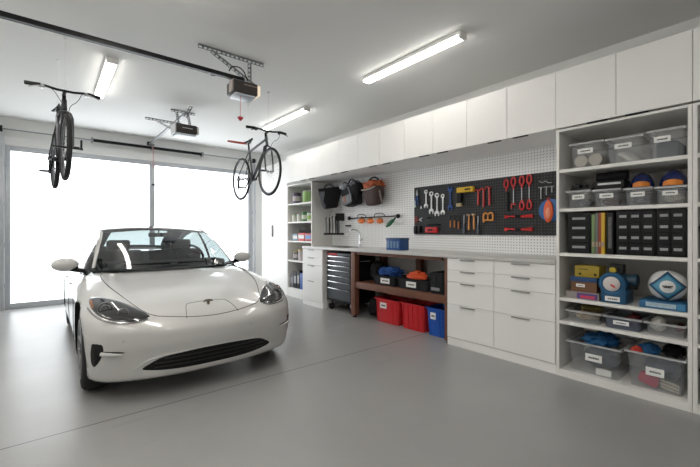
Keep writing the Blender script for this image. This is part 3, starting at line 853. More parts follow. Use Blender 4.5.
# interior
M_int = mat('dark_interior', (.025, .027, .03), .8)
M_seat = mat('dark_seat', (.035, .037, .04), .6)
def tray(u, v):
    x = -.69 + 1.38 * u; y = 1.40 + 2.38 * v
    p = hz(x, y, .010); return p
MB().grid(tray, 12, 24).build('cabin_floor', M_int, car)
MB().box(-.64, .64, 1.50, 1.80, .86, .925, bev=.03).build('dashboard', M_int, car)
MB().ring((.36, 1.95, .93), (0, -.9, .35), .155, .014, 28, 8).box(.33, .39, 1.90, 1.97, .89, .96, bev=.01).build('steering_wheel', M_black, car)
MB().box(-.13, .13, 1.80, 1.815, .90, 1.03, bev=.004).build('screen', M_trim, car)
for (x, y, w) in ((-.36, 2.38, .25), (.36, 2.38, .25), (-.38, 3.02, .22), (.38, 3.02, .22)):
    st = MB().box(x - w, x + w, y - .06, y + .06, .86, 1.02 if y < 2.6 else .985, bev=.04, seg=3).build('seat', M_seat, car)
    MB().box(x - .125, x + .125, y - .03, y + .05, 1.015 if y < 2.6 else .98, 1.145 if y < 2.6 else 1.05, bev=.035, seg=3).build('headrest', M_seat, st)
mm = MB().box(-.11, .11, 1.955, 1.985, 1.185, 1.235, bev=.012, seg=3); mm.cyl((0, 1.97, 1.21), (0, 1.965, 1.262), .008)
mm.build('rearview_mirror', M_black, car)
# wheels
M_rim = mat('alloy_rim', (.30, .30, .31), .3, .85, var=0)
for ywh in AX:
    for sg in (-1, 1):
        xo = sg * .838; xi = sg * .63
        w = MB()
        ty = [(.225, 0), (.245, .0), (.295, .006), (.312, .022), (WR, .045), (WR, .165), (.312, .188), (.295, .205), (.225, .208)]
        w.lathe((xo, ywh, WR + .0005), (-sg, 0, 0), [(r, h) for r, h in ty], 48)
        for k in (.07, .105, .14): w.ring((xo - sg * k, ywh, WR + .0005), (1, 0, 0), WR - .0035, .0034, 48, 5)
        wo = w.build('wheel', M_rubber, car, angle=40)
        r = MB(); r.lathe((xo, ywh, WR), (-sg, 0, 0), [(.233, -.001), (.228, -.004), (.215, .006), (.205, .03), (.20, .10), (.20, .19)], 48)
        for k in range(5):
            for dl in (-.13, .13):
                a = k * 2 * PI / 5 + dl; a2 = k * 2 * PI / 5 + dl * 2.0
                d0 = Vector((0, math.cos(a), math.sin(a))); d1 = Vector((0, math.cos(a2), math.sin(a2)))
                c = Vector((xo - sg * .018, ywh, WR)); r.tube([c + d0 * .045 - Vector((sg * .01, 0, 0)), c + d1 * .12, c + d1 * .215 + Vector((sg * .008, 0, 0))], .013, 6)
        r.build('rim', M_rim, wo, angle=40)
        h = MB(); h.lathe((xo - sg * .002, ywh, WR), (-sg, 0, 0), [(0, 0), (.04, .002), (.055, .018), (.055, .05)], 24)
        h.build('hub_cap', M_dark, wo)
        MB().lathe((xo - sg * .10, ywh, WR), (-sg, 0, 0), [(0, 0), (.165, 0), (.165, .02), (0, .02)], 32).build('brake_disc', M_steel, wo)
        MB().box(min(xo - sg * .09, xo - sg * .13), max(xo - sg * .09, xo - sg * .13), ywh + .08, ywh + .16, WR - .08, WR + .10, bev=.01).build('brake_caliper', M_dark, wo)
# underside pan & licence-free rear details
MB().box(-.62, .62, 1.2, 2.9, .10, .152, bev=.02).build('floor_pan', M_arch, car)

# ================================================================== BICYCLES
def wheel(parent, cy, cz, R, M_tire, M_r, M_sp, fat=.019, x=0):
    w = MB().ring((x, cy, cz), (1, 0, 0), R - fat, fat, 48, 8).build('wheel', M_tire, parent, angle=60)
    MB().lathe((x, cy, cz), (1, 0, 0), [(R - fat * 1.4, -.010), (R - fat * 2.0, -.011), (R - fat * 2.7, -.005), (R - fat * 2.7, .005), (R - fat * 2.0, .011), (R - fat * 1.4, .010)], 48).build('rim', M_r, w, angle=30)
    s = MB(); hub = .016
    for i in range(28):
        a = 2 * PI * i / 28; b = a + (.9 if i % 2 else -.9); sx = .024 if (i // 2) % 2 else -.024
        s.cyl((x + sx, cy + hub * math.cos(b), cz + hub * math.sin(b)), (x, cy + (R - fat * 2.4) * math.cos(a), cz + (R - fat * 2.4) * math.sin(a)), .0011, n=4, caps=False)
    s.build('spokes', M_sp, w)
    MB().cyl((x - .045, cy, cz), (x + .045, cy, cz), .011).cyl((x - .026, cy, cz), (x - .021, cy, cz), .022).cyl((x + .021, cy, cz), (x + .026, cy, cz), .022).build('hub', M_sp, w)
    return w
def bicycle(loc, label, mtb, frame, frame2):
    # local: forward = -y, front axle y=0, rear axle y=.9, wheel bottom z=0
    R = .312; wb = .90
    t = thing('bicycle', label, 'bicycle', loc, None); t['_o'] = (0, 0, 0)
    M_tire = M_rubber; M_r = mat('bike_rim', (.10, .10, .11), .4, .6) ; M_sp = mat('spoke_steel', (.35, .35, .36), .3, .9)
    fat = .021 if mtb else .015
    wheel(t, 0, R, R, M_tire, M_r, M_sp, fat); wheel(t, wb, R, R, M_tire, M_r, M_sp, fat)
    ht = Vector((0, .10, .78)); hb = Vector((0, .065, .67)); bbk = Vector((0, .50, .27)); stp = Vector((0, .62, .70)); ra = Vector((0, wb, R))
    f = MB(); rr = .019 if mtb else .016
    f.tube([ht + Vector((0, .01, -.03)), stp + Vector((0, -.005, -.03))], rr, 10).tube([hb + Vector((0, .0, .02)), bbk], rr * 1.15, 10).tube([bbk, stp], rr * .9, 10).tube([ht, hb], rr * 1.15, 10)
    for sx in (-1, 1):
        f.tube([bbk + Vector((sx * .02, 0, 0)), Vector((sx * .05, .62, .285)), ra + Vector((sx * .062, -.02, 0))], .009, 8)
        f.tube([stp + Vector((sx * .012, 0, -.04)), ra + Vector((sx * .06, -.01, .01))], .008, 8)
    f.cyl(bbk - Vector((.036, 0, 0)), bbk + Vector((.036, 0, 0)), .023)
    f.build('frame', frame, t, angle=50)
    k = MB()
    for sx in (-1, 1):
        k.tube([hb + Vector((0, 0, -.005)), hb + Vector((sx * .055, -.005, -.03)), Vector((sx * .056, .02, .48)), Vector((sx * .052, 0, R))], .014 if mtb else .011, 8, smooth=1)
    k.build('fork', frame2, t, angle=50)
    hbz = .845; hy_ = .03
    s = MB().tube([ht, ht + Vector((0, .01, .05)), Vector((0, hy_, hbz))], .016, 10); s.build('stem', M_black, t, angle=50)
    b = MB().tube([(-.28, hy_ + .05, hbz + .02), (-.15, hy_ + .015, hbz + .018), (-.06, hy_, hbz), (.06, hy_, hbz), (.15, hy_ + .015, hbz + .018), (.28, hy_ + .05, hbz + .02)], .0115, 10)
    hbo = b.build('handlebar', M_black, t, angle=50)
    for sx in (-1, 1):
        MB().tube([(sx * .285, hy_ + .051, hbz + .02), (sx * .175, hy_ + .022, hbz + .0185)], .0175, 10).build('grip', M_rubber, hbo)
        MB().box(sx * .165 - .014, sx * .165 + .014, hy_ - .01, hy_ + .035, hbz - .012, hbz + .022, bev=.005).tube([(sx * .16, hy_ - .005, hbz), (sx * .19, hy_ - .045, hbz - .01), (sx * .26, hy_ - .045, hbz - .035)], .0055, 6).build('brake_lever', M_steel if mtb else M_dark, hbo)
    cb = MB()
    cb.tube([(.16, hy_ - .02, hbz), (.12, -.07, hbz - .02), (.08, -.09, hbz - .12), (.03, -.03, .70), (.02, .03, .60)], .0028, 6, smooth=2)
    cb.tube([(-.16, hy_ - .02, hbz), (-.10, -.08, hbz - .03), (-.03, -.05, hbz - .14), (-.02, .08, .74), (-.02, .4, .70)], .0028, 6, smooth=2)
    cb.build('brake_cable', M_black, t)
    MB().cyl(stp + Vector((0, -.002, -.03)), stp + Vector((0, .03, .10)), .0125, n=12).build('seat_post', M_dark, t)
    sd = MB()
    def sadf(u, v):
        y = .50 + .27 * u; w = .014 + .056 * max(0, (u - .25) / .75) ** .8 if u > .25 else .014 + .004 * u
        a = 2 * PI * v; zt = .83 + .012 * math.cos(u * PI * 1.6)
        e = math.sin(PI * min(1, max(.0, u * 1.0))) ** .25 if 0 < u < 1 else .02
        return Vector((math.cos(a) * w * e, y, zt + math.sin(a) * .019 * e - .012 * (math.cos(a) ** 2)))
    sd.grid(sadf, 16, 14); sd.build('saddle', M_black, t, angle=60)
    MB().tube([(.018, .58, .815), (.022, .66, .795), (.018, .74, .815)], .004, 6).tube([(-.018, .58, .815), (-.022, .66, .795), (-.018, .74, .815)], .004, 6).build('saddle_rail', M_steel, t)
    cr = MB().lathe(bbk + Vector((-.045, 0, 0)), (-1, 0, 0), [(.02, 0), (.085, 0), (.09, .002), (.085, .004), (.02, .004)], 32)
    cr.cyl(bbk + Vector((-.05, 0, 0)), bbk + Vector((-.065, .10, -.12)), .009).cyl(bbk + Vector((.045, 0, 0)), bbk + Vector((.065, -.10, .12)), .009)
    cr.cyl(bbk + Vector((-.06, 0, 0)), bbk + Vector((.06, 0, 0)), .010)
    cro = cr.build('crankset', M_dark, t)
    for (sx, yy, zz_) in ((-1, .60, .15), (1, .40, .39)):
        MB().box(sx * .11 - .04, sx * .11 + .04, yy - .032, yy - .024, zz_ - .008, zz_ + .008).box(sx * .11 - .04, sx * .11 + .04, yy + .024, yy + .032, zz_ - .008, zz_ + .008).cyl((sx * .066, yy, zz_), (sx * .15, yy, zz_), .007).box(sx * .15 - .004, sx * .15 + .004, yy - .032, yy + .032, zz_ - .008, zz_ + .008).build('pedal', M_dark, cro)
    MB().tube([bbk + Vector((-.047, 0, .086)), Vector((-.047, wb, R + .035)), Vector((-.047, wb + .03, R)), Vector((-.047, wb, R - .035)), Vector((-.047, wb - .01, R - .11)), bbk + Vector((-.047, 0, -.086))], .0035, 5).build('chain', M_dark, t)
    MB().lathe((-.040, wb, R), (-1, 0, 0), [(.015, 0), (.05, 0), (.045, .008), (.03, .016), (.015, .016)], 24).build('cassette', M_dark, t)
    MB().box(-.06, -.036, wb - .03, wb + .005, R - .15, R - .04, bev=.005).build('derailleur', M_dark, t)
    ztop = ZC - loc[2]
    cab = MB().cyl((0, hy_, hbz + .01), (0, hy_, ztop - .001), .0018, n=6).cyl((0, hy_, ztop - .012), (0, hy_, ztop - .0005), .015)
    cab.build('hanging_wire', M_ceil, t)
    MB().cyl((0, .655, .80), (0, .655, ztop - .001), .0018, n=6).cyl((0, .655, ztop - .012), (0, .655, ztop - .0005), .015).build('hanging_wire', M_ceil, t)
    return t
b1 = bicycle((.134, 4.35, 1.725), 'black mountain bicycle hung from ceiling before left frosted door pane', True, mat('bike_charcoal', (.05, .05, .055), .3, .5), mat('bike_fork_grey', (.12, .12, .13), .35, .5))
b2 = bicycle((2.235, 4.37, 1.715), 'slim grey bicycle hung from ceiling between door and overhead cabinets', False, mat('bike_grey', (.12, .125, .14), .35, .4), mat('bike_grey_fork', (.06, .06, .07), .35))
b1.rotation_euler = (0, 0, math.radians(4.0))
# red padded hook arms holding the grey bicycle saddle
MB().tube([(0, .66, .80), (-.05, .68, .805), (-.27, .71, .81), (-.27, .75, .805), (-.05, .72, .80), (0, .70, .80)], .009, 8, smooth=1).build('hook_arm', mat('salmon_red', (.62, .13, .09), .5), b2)
MB().box(-.11, .11, -.19, -.17, .27, .285).box(.09, .105, -.19, -.17, .285, .36).build('wheel_rest', M_black, b1)
# ================================================================== BINS AND BOXES
def open_box(mb, x0, x1, y0, y1, z0, z1, t=.004, tp=.92, mi=0):
    cx, cy = (x0 + x1) / 2, (y0 + y1) / 2
    def loop(k, ins, z):
        hx, hy2 = (x1 - x0) / 2 * k - ins, (y1 - y0) / 2 * k - ins
        r = min(.025, hx * .3, hy2 * .3); out = []
        for (sx, sy, a0) in ((1, 1, 0), (-1, 1, 90), (-1, -1, 180), (1, -1, 270)):
            for q in range(4):
                a = math.radians(a0 + q * 30)
                out.append(mb.bm.verts.new((cx + sx * (hx - r) + r * math.cos(a), cy + sy * (hy2 - r) + r * math.sin(a), z)))
        return out
    O0 = loop(tp, 0, z0); O1 = loop(1, 0, z1); I1 = loop(1, t, z1); I0 = loop(tp, t, z0 + t)
    for A, B in ((O0, O1), (O1, I1), (I1, I0)):
        for i in range(16):
            j = (i + 1) % 16; mb.bm.faces.new((A[i], A[j], B[j], B[i])).material_index = mi
    mb.bm.faces.new(O0[::-1]).material_index = mi; mb.bm.faces.new(I0).material_index = mi
    return mb
def rim_mesh(x0, x1, y0, y1, z, w=.010, h=.016):
    m = MB()
    for (a, b, c, d) in ((x0 - w, x0 + .003, y0 - w, y1 + w), (x1 - .003, x1 + w, y0 - w, y1 + w), (x0 + .003, x1 - .003, y0 - w, y0 + .003), (x0 + .003, x1 - .003, y1 - .003, y1 + w)):
        m.box(a, b, c, d, z - h, z, bev=.002, seg=1)
    return m
def label_part(parent, xf, ya, yb, za, zb, lean=0, ink=True, frac=(.18, .8)):
    lb = MB().box(xf - .0022, xf - .0004, ya, yb, za, zb).build('paper_label', M_paper, parent)
    if ink:
        m = MB(); w = yb - ya; y = ya + w * frac[0]; r = random.Random(int(ya * 1000))
        zc = (za + zb) / 2; hh = (zb - za) * .13
        while y < ya + w * frac[1]:
            l = w * r.uniform(.07, .13); e = min(y + l, ya + w * frac[1])
            m.box(xf - .0032, xf - .0024, y, e, zc - hh, zc + hh * r.uniform(.6, 1)); y = e + w * .025
        m.build('lettering', M_ink, lb)
def tote(name, label, cat, x0, x1, y0, y1, z0, z1, m, mr, group=None, lab=None, ink=True, tp=.92, ribs=False):
    t = thing(name, label, cat, ((x0 + x1) / 2, (y0 + y1) / 2, z0), group)
    open_box(MB(), x0 + .011, x1 - .011, y0 + .011, y1 - .011, z0 + .0005, z1, tp=tp).build('body', m, t, angle=50)
    rim_mesh(x0 + .011, x1 - .011, y0 + .011, y1 - .011, z1 + .001).build('rim', mr, t)
    if ribs:
        n = 5
        for i in range(n):
            y = y0 + .05 + (y1 - y0 - .1) * i / (n - 1)
            if lab and lab[0] - .02 < y < lab[1] + .02: continue
            q = .5 - .5 * tp
            r = MB(); r.poly([(x0 + .009, y - .006, z1 - .02), (x0 + .009, y + .006, z1 - .02), (x0 + .009 + (x1 - x0) * q, y + .006, z0 + .01), (x0 + .009 + (x1 - x0) * q, y - .006, z0 + .01)], .006, (-1, 0, 0))
            r.build('rib', m, t)
    if lab:
        ya, yb, za, zb = lab
        k = (1 - (za + zb - 2 * z0) / 2 / (z1 - z0)) * (x1 - x0) / 2 * (1 - tp)
        kk = ((zb - za) / (z1 - z0)) * (x1 - x0) / 2 * (1 - tp) / 2
        xf = x0 + .011 + max(0, k - kk) - .004
        label_part(t, xf, ya, yb, za, zb, ink=ink)
    return t
def cloth(name, label, cat, c, r, m, seed, amp=.55, fr=2.2, group=None, flat=-.6):
    return tag(MB().ell(c, [q * .86 for q in r], amp=amp, fr=fr, seed=seed, flat=flat).build(name, m, angle=80), label, cat, group)

# ---------------- tall right shelves
def pbox(pa, pb, X):
    lo, hi = (.4945, 1.318) if pa > 556 else (-9, 6.325)
    return max(lo, yX(pb, X)), min(hi, yX(pa, X))
S1, S2, S3, S4, S5, S6 = ZR
gb = 'clear bins in the tall shelving unit'
X1 = XF + .03
# top shelf: three deep bins
tops = [(568.5, 603.5, 144.8, 141), (604.5, 643.5, 139.6, 132), (645.8, 686.3, 131.6, 125)]
labs = ['clear bin with pale rolled contents, left end of the top shelf', 'clear bin with white cables in the middle of the top shelf', 'clear bin with dark grey contents, right end of the top shelf']
for i, (a, b, ta, tb) in enumerate(tops):
    ya, yb = pbox(a, b, X1); zt = onX(a, ta, X1).z
    w = yb - ya
    tote('storage_bin', labs[i], 'bin', X1, X1 + .42, ya, yb, S1, zt, M_clear, M_clearrim, gb, (ya + w * (.30 if i < 2 else .38), ya + w * (.74 if i < 2 else .80), S1 + (zt - S1) * .56, S1 + (zt - S1) * .76), tp=.94)
    yc = (ya + yb) / 2
    if i == 0:
        for k in range(2):
            m = MB().cyl((X1 + .06, yc - .053 + k * .106, S1 + .065), (X1 + .30, yc - .053 + k * .106, S1 + .065), .050, n=20)
            tag(m.build('cloth_roll', M_beige), ('pale cloth roll inside the left top bin, right of its pair', 'pale cloth roll inside the left top bin, left of its pair')[k], 'cloth', 'pale cloth rolls')
    if i == 1:
        m = MB()
        for k in range(7):
            r = random.Random(k); yk = yc + .012 * k - .05
            m.tube([(X1 + .05, yk + .03, S1 + .02 + .010 * k), (X1 + .10, yk - .02, S1 + .03 + .012 * k), (X1 + .2, yk - .05, S1 + .03 + .01 * k), (X1 + .3, yk + .03, S1 + .03 + .01 * k), (X1 + .2, yk + .05, S1 + .025 + .01 * k)], .010, 6, True, smooth=2)
        tag(m.build('cable_coil', mat('cable_white', (.72, .69, .64), .6)), 'coil of white cable inside the middle top bin', 'cable')
    if i == 2:
        tag(MB().box(X1 + .05, X1 + .36, ya + .05, yb - .05, S1 + .006, S1 + .13, bev=.02).build('folded_fabric', mat('slate_fabric', (.05, .06, .075), .85)), 'dark slate folded fabric inside the right top bin', 'fabric')
# second shelf: four small bins
fr = [(565.6, 590.6, 191.3), (591.8, 620.8, 190), (622.8, 652.5, 188.5), (654, 686.3, 187)]
l2 = ['small clear bin under the small black gear on second shelf', 'small clear bin below the long black case on second shelf', 'small clear bin below the smaller helmet on second shelf', 'small clear bin below the larger helmet on second shelf']
cm = [M_greyfab, mat('rust_mix', (.12, .06, .05), .8, var=.5, scale=40), M_greyfab, M_beige]
b2z = []
for i, (a, b, ta) in enumerate(fr):
    ya, yb = pbox(a, b, X1); zt = onX(a, ta, X1).z; w = yb - ya; b2z.append((ya, yb, zt))
    tote('storage_bin', l2[i], 'bin', X1, X1 + .34, ya, yb, S2, zt, M_clear, M_clearrim, gb, (ya + w * .26, ya + w * .74, S2 + (zt - S2) * .50, S2 + (zt - S2) * .76), tp=.95)
    cloth('small_parts', ['dark small parts', 'rusty brown small parts', 'grey small parts', 'pale beige small parts'][i] + ' heaped inside the small clear bin, second shelf', 'parts', (X1 + .16, (ya + yb) / 2, S2 + .050), (.10, w * .30, .040), cm[i], i + 3, amp=.35, fr=3, flat=-.9)
# things resting on those bins
def lid(i, m=M_clearrim):
    ya, yb, zt = b2z[i]
    return zt + .0015
z0 = lid(1)
ya, yb, _ = b2z[1]
cs = thing('long_case', 'long black case lying across the second small bin', 'case', (X1 + .2, (ya + yb) / 2, z0))
MB().box(X1 + .08, X1 + .25, ya - .005, yb + .012, z0 + .001, z0 + .075, bev=.015, seg=3).build('body', M_black, cs)
MB().cyl((X1 + .165, ya - .005, z0 + .115), (X1 + .165, yb + .012, z0 + .115), .038, n=24).build('roll', M_blackfab, cs)
MB().box(X1 + .072, X1 + .079, ya + .02, yb - .02, z0 + .040, z0 + .055).build('stripe', M_steel, cs)
z0 = lid(0); ya, yb, _ = b2z[0]
cg = thing('folded_gear', 'small black folded gear lying on the first small bin', 'gear', (X1 + .15, (ya + yb) / 2, z0))
MB().box(X1 + .04, X1 + .12, ya + .01, yb - .02, z0 + .0005, z0 + .020, bev=.004).build('base', M_black, cg)
MB().cyl((X1 + .08, ya + .06, z0 + .02), (X1 + .08, ya + .06, z0 + .05), .022).cyl((X1 + .08, ya + .06, z0 + .05), (X1 + .08, yb - .05, z0 + .055), .012).build('head', M_dark, cg)
MB().box(X1 + .05, X1 + .11, yb - .09, yb - .03, z0 + .0205, z0 + .052, bev=.006).build('knob', M_dark, cg)
for i, lbl in ((2, 'smaller navy helmet with orange front vent on second shelf'), (3, 'larger navy helmet with orange front vent on second shelf')):
    ya, yb, zt = b2z[i]; z0 = lid(i); yc = (ya + yb) / 2 + (.006 if i == 2 else .008); R = .078 if i == 2 else .082; xc = X1 + .17
    h = thing('helmet', lbl, 'helmet', (xc, yc, z0), 'navy and orange helmets')
    def hf(u, v, R=R, xc=xc, yc=yc, z0=z0):
        ph = PI * .5 * u; th = 2 * PI * v
        return Vector((xc + 1.2 * R * math.cos(ph) * math.cos(th), yc + R * math.cos(ph) * math.sin(th), z0 + .002 + 1.6 * R * (1 - (1 - math.sin(ph))) ** 1.0))
    hm = MB().grid(hf, 14, 32); hm.build('shell', M_navy, h, angle=70)
    def vf(u, v, R=R, xc=xc, yc=yc, z0=z0):
        th = PI + .15 + (-.72 + 1.44 * u) ; e = .06 + .34 * v * (1 - .35 * abs(2 * u - 1) ** 2)
        ph = e; k = 1.035
        return Vector((xc + 1.2 * R * k * math.cos(ph) * math.cos(th), yc + R * k * math.cos(ph) * math.sin(th), z0 + .002 + 1.6 * R * k * math.sin(ph)))
    MB().grid(vf, 20, 8).build('orange_vent', mat('orange_mesh', (.80, .22, .02), .5, var=.5, scale=60), h, solid=.004, angle=70)
    MB().ring((xc, yc, z0 + .008), (0, 0, 1), 1.1 * R, .006, 32, 6).build('edge_trim', M_black, h)
# third shelf: organisers and books
def organiser(pa, pb, rows, cols, ztop, label, labf):
    ztop = min(ztop, 1.415)
    X = X1; ya, yb = pbox(pa, pb, X)
    t = thing('drawer_organiser', label, 'organiser', (X + .1, (ya + yb) / 2, S3), 'black small-parts organisers')
    MB().box(X + .006, X + .26, ya, yb, S3 + .0005, ztop, bev=.004).build('case', M_black, t)
    h = (ztop - S3 - .02) / rows; w = (yb - ya - .012) / cols
    for r in range(rows):
        for c in range(cols):
            y = ya + .006 + c * w; z = S3 + .01 + r * h
            d = MB().box(X - .001, X + .0055, y + .004, y + w - .004, z + .003, z + h - .003, bev=.0015, seg=1).build('drawer', M_dark, t)
            f = MB().box(X - .0035, X - .0012, y + w * .20, y + w * .80, z + h * .42, z + h * .66).build('drawer_label', mat('label_grey', (.30, .31, .32), .6), d)
    return t
zt3 = 1.406
organiser(567.5, 590.5, 4, 1, zt3, 'black organiser with four wide drawers left of the books', 0)
organiser(616, 655.5, 4, 3, zt3 + .01, 'black organiser with twelve labelled drawers beside dark binder', 0)
organiser(656.2, 686.3, 4, 2, zt3 + .012, 'black organiser with eight labelled drawers at shelf right end', 0)
bk = [(591.5, 595, (.16, .24, .10), 'green'), (595.3, 598.2, (.16, .17, .16), 'dark grey'), (598.5, 601, (.30, .05, .03), 'dark red'), (601.2, 604.8, (.62, .40, .03), 'yellow')]
for a, b, c, nm_ in bk:
    ya, yb = pbox(a, b, X1)
    t = thing('book', nm_ + ' book spine upright between the black organisers', 'book', (X1 + .1, (ya + yb) / 2, S3), 'books on the third shelf')
    hh = zt3 - .004 - (.01 if nm_ == 'green' else 0)
    MB().box(X1 - .002, X1 + .20, ya, yb, S3 + .0005, hh, bev=.003).build('cover', mat('book_' + nm_.replace(' ', '_'), c, .5), t)
    MB().box(X1 - .0035, X1 - .0022, ya + .003, yb - .003, S3 + .06, S3 + .10).build('spine_label', mat('spine_tint', (.40, .30, .22), .6), t)
ya, yb = yX(613.5, X1), yX(606.5, X1)
t = thing('binder', 'dark grey binder upright right of the yellow book', 'binder', (X1 + .1, (ya + yb) / 2, S3))
MB().box(X1 - .002, X1 + .22, ya, yb, S3 + .0005, zt3 - .004, bev=.006).build('cover', M_dark, t)
MB().box(X1 - .005, X1 - .0022, ya + .012, yb - .012, S3 + .05, zt3 - .04).build('spine_panel', mat('binder_grey', (.10, .10, .105), .5, var=.5, scale=60), t)

# fourth shelf

ya, yb = pbox(566, 599, X1)
t = thing('board_game', 'flat game box with purple and red side under brown box', 'box', (X1 + .1, (ya + yb) / 2, S4))
zg = S4 + .062
MB().box(X1, X1 + .26, ya, yb, S4 + .0005, zg, bev=.002, seg=1).build('box', mat('game_grey', (.30, .27, .26), .6), t)
w = yb - ya
MB().box(X1 - .0015, X1 - .0003, ya + .01, ya + w * .66, S4 + .008, zg - .008).build('purple_print', mat('purple_print', (.10, .05, .22), .5, var=.4, scale=50), t)
MB().box(X1 - .0028, X1 - .0017, ya + .03, ya + w * .55, S4 + .014, zg - .026).build('red_print', mat('red_print', (.60, .05, .10), .5), t)
ya, yb = pbox(570, 597, X1)
zb_ = zg + .125
t = thing('shoe_box', 'brown box with blue lid below the yellow box', 'box', (X1 + .1, (ya + yb) / 2, zg))
MB().box(X1 + .006, X1 + .20, ya + .004, yb - .004, zg + .0005, zb_ - .03, bev=.002, seg=1).build('body', mat('brown_card', (.16, .075, .035), .7), t)
MB().box(X1, X1 + .205, ya, yb, zb_ - .038, zb_, bev=.003).build('lid', mat('blue_lid', (.01, .05, .16), .5), t)
label_part(t, X1 + .006, ya + .09, ya + .155, zg + .042, zg + .068)
ya, yb = pbox(574, 600.5, X1)
t = thing('yellow_case', 'yellow case on top of the blue-lidded brown box', 'case', (X1 + .1, (ya + yb) / 2, zb_))
ya = max(ya, yX(598.6, X1))
MB().box(X1 + .012, X1 + .19, ya, yb, zb_ + .0005, zb_ + .095, bev=.006).build('body', mat('dull_yellow', (.36, .26, .02), .5), t)
MB().box(X1 + .009, X1 + .0118, ya + .08, ya + .15, zb_ + .065, zb_ + .071).build('slot', M_black, t)
MB().box(X1 + .006, X1 + .0118, ya + .02, ya + .035, zb_ + .02, zb_ + .035).box(X1 + .006, X1 + .0118, yb - .05, yb - .035, zb_ + .02, zb_ + .035).build('clasp', M_dark, t)
# blue machine with a dial
ya, yb = pbox(601, 636, X1)
yc = (yX(612, X1))
t = thing('cord_reel', 'blue machine with round pale dial on the fourth shelf', 'tool', (X1 + .12, (ya + yb) / 2, S4))
M_mb = mat('machine_blue', (.006, .07, .16), .35)
MB().box(X1 - .01, X1 + .20, ya + .06, yb - .0, S4 + .0005, S4 + .115, bev=.014, seg=3).build('base', M_mb, t)
MB().cyl((X1 - .005, yc, S4 + .155), (X1 + .15, yc, S4 + .155), .092, n=36).build('drum', M_mb, t)
dl = MB().lathe((X1 - .005, yc, S4 + .155), (-1, 0, 0), [(.054, 0), (.058, .008), (.048, .014), (.03, .016), (0, .017)], 32).build('dial', mat('dial_pale', (.60, .56, .54), .4), t)
MB().box(X1 - .026, X1 - .0225, yc - .03, yc + .006, S4 + .135, S4 + .148, rot=Matrix.Rotation(.6, 3, 'X')).build('needle', M_red, dl)
MB().ring((X1 - .006, yc, S4 + .155), (1, 0, 0), .074, .006, 32, 6).build('dial_ring', mat('ring_blue', (.01, .12, .28), .4), t)
MB().cyl((X1 + .10, yc - .05, S4 + .185), (X1 + .10, ya + .03, S4 + .185), .042, n=24).cyl((X1 + .10, ya + .035, S4 + .185), (X1 + .10, ya + .01, S4 + .185), .05, n=24).build('motor', mat('motor_teal', (.005, .035, .07), .4), t)
MB().cyl((X1 + .10, ya + .05, S4 + .115), (X1 + .10, ya + .05, S4 + .15), .04, n=20).build('motor_foot', M_black, t)
MB().box(X1 + .03, X1 + .09, yc - .07, yc + .03, S4 + .235, S4 + .31, bev=.01).build('pressure_switch', M_black, t)
MB().lathe((X1 + .03, yc + .0, S4 + .262), (-1, 0, 0), [(0, 0.02), (.024, .02), (.026, 0), (0, 0)], 20).build('yellow_knob', mat('mustard', (.45, .34, .03), .4), t)
label_part(t, X1 - .010, yc - .055, yc + .045, S4 + .018, S4 + .056)
# ball on a flat blue box
ya, yb = pbox(639, 686.5, X1 + .0)
t = thing('flat_box', 'flat blue and white box beneath the ball', 'box', (X1 + .1, (ya + yb) / 2, S4))
MB().box(X1, X1 + .28, ya, yb, S4 + .0005, S4 + .055, bev=.003).build('box', mat('box_blue', (.02, .12, .26), .45), t)
MB().box(X1 - .0015, X1 - .0003, ya + .055, yb - .04, S4 + .014, S4 + .046).build('white_print', mat('pale_blue_print', (.38, .50, .58), .5, var=.3, scale=40), t)
MB().box(X1 - .0028, X1 - .0017, ya + .008, ya + .05, S4 + .010, S4 + .05).build('blue_print', mat('mid_blue_print', (.05, .22, .42), .5), t)
pb_ = onX(667.3, 286, X1 + .11); R = .113
bc = Vector((X1 + .12, pb_.y, S4 + .0555 + R))
def ball_mat():
    m = bpy.data.materials.new('ball_panels'); m.use_nodes = True
    nt = m.node_tree; n = nt.nodes; l = nt.links; b = n['Principled BSDF']; b.inputs['Roughness'].default_value = .4
    tc = n.new('ShaderNodeTexCoord'); sp = n.new('ShaderNodeSeparateXYZ'); l.new(tc.outputs['Object'], sp.inputs[0])
    def M(op, a, c):
        q = n.new('ShaderNodeMath'); q.operation = op
        for i, v in enumerate((a, c)):
            if v is None: continue
            if isinstance(v, (int, float)): q.inputs[i].default_value = v
            else: l.new(v, q.inputs[i])
        return q.outputs[0]
    ax = M('ABSOLUTE', sp.outputs['X'], None); ay = M('ABSOLUTE', sp.outputs['Y'], None); az = M('ABSOLUTE', M('SUBTRACT', sp.outputs['Z'], R), None)
    # pale disc, blue four-cornered star with navy border, white petals between
    r2 = M('SQRT', M('ADD', M('MULTIPLY', ay, ay), M('MULTIPLY', az, az)), None)
    dia = M('DIVIDE', M('ADD', ay, az), R)
    cr = n.new('ShaderNodeValToRGB'); cr.color_ramp.interpolation = 'CONSTANT'
    e = cr.color_ramp.elements
    e[0].position = 0; e[0].color = (.10, .30, .42, 1)
    e[1].position = .36; e[1].color = (.02, .15, .30, 1)
    for p, c in ((.42, (.01, .03, .07, 1)), (.475, (.68, .68, .67, 1))):
        q = e.new(p); q.color = c
    sc = M('MULTIPLY', dia, .5)
    wm = n.new('ShaderNodeMix'); wm.data_type = 'RGBA'; wm.inputs['B'].default_value = (.70, .70, .69, 1)
    l.new(M('LESS_THAN', r2, R * .40), wm.inputs['Factor'])
    l.new(sc, cr.inputs[0]); l.new(cr.outputs[0], wm.inputs['A']); l.new(wm.outputs['Result'], b.inputs['Base Color'])
    return m
bt = thing('soccer_ball', 'white soccer ball with blue star panels on flat box', 'ball', (bc.x, bc.y, bc.z - R))
m = MB(); m.lathe(bc, (0, 0, 1), [(R * math.sin(PI * i / 32), -R * math.cos(PI * i / 32)) for i in range(33)], 48)
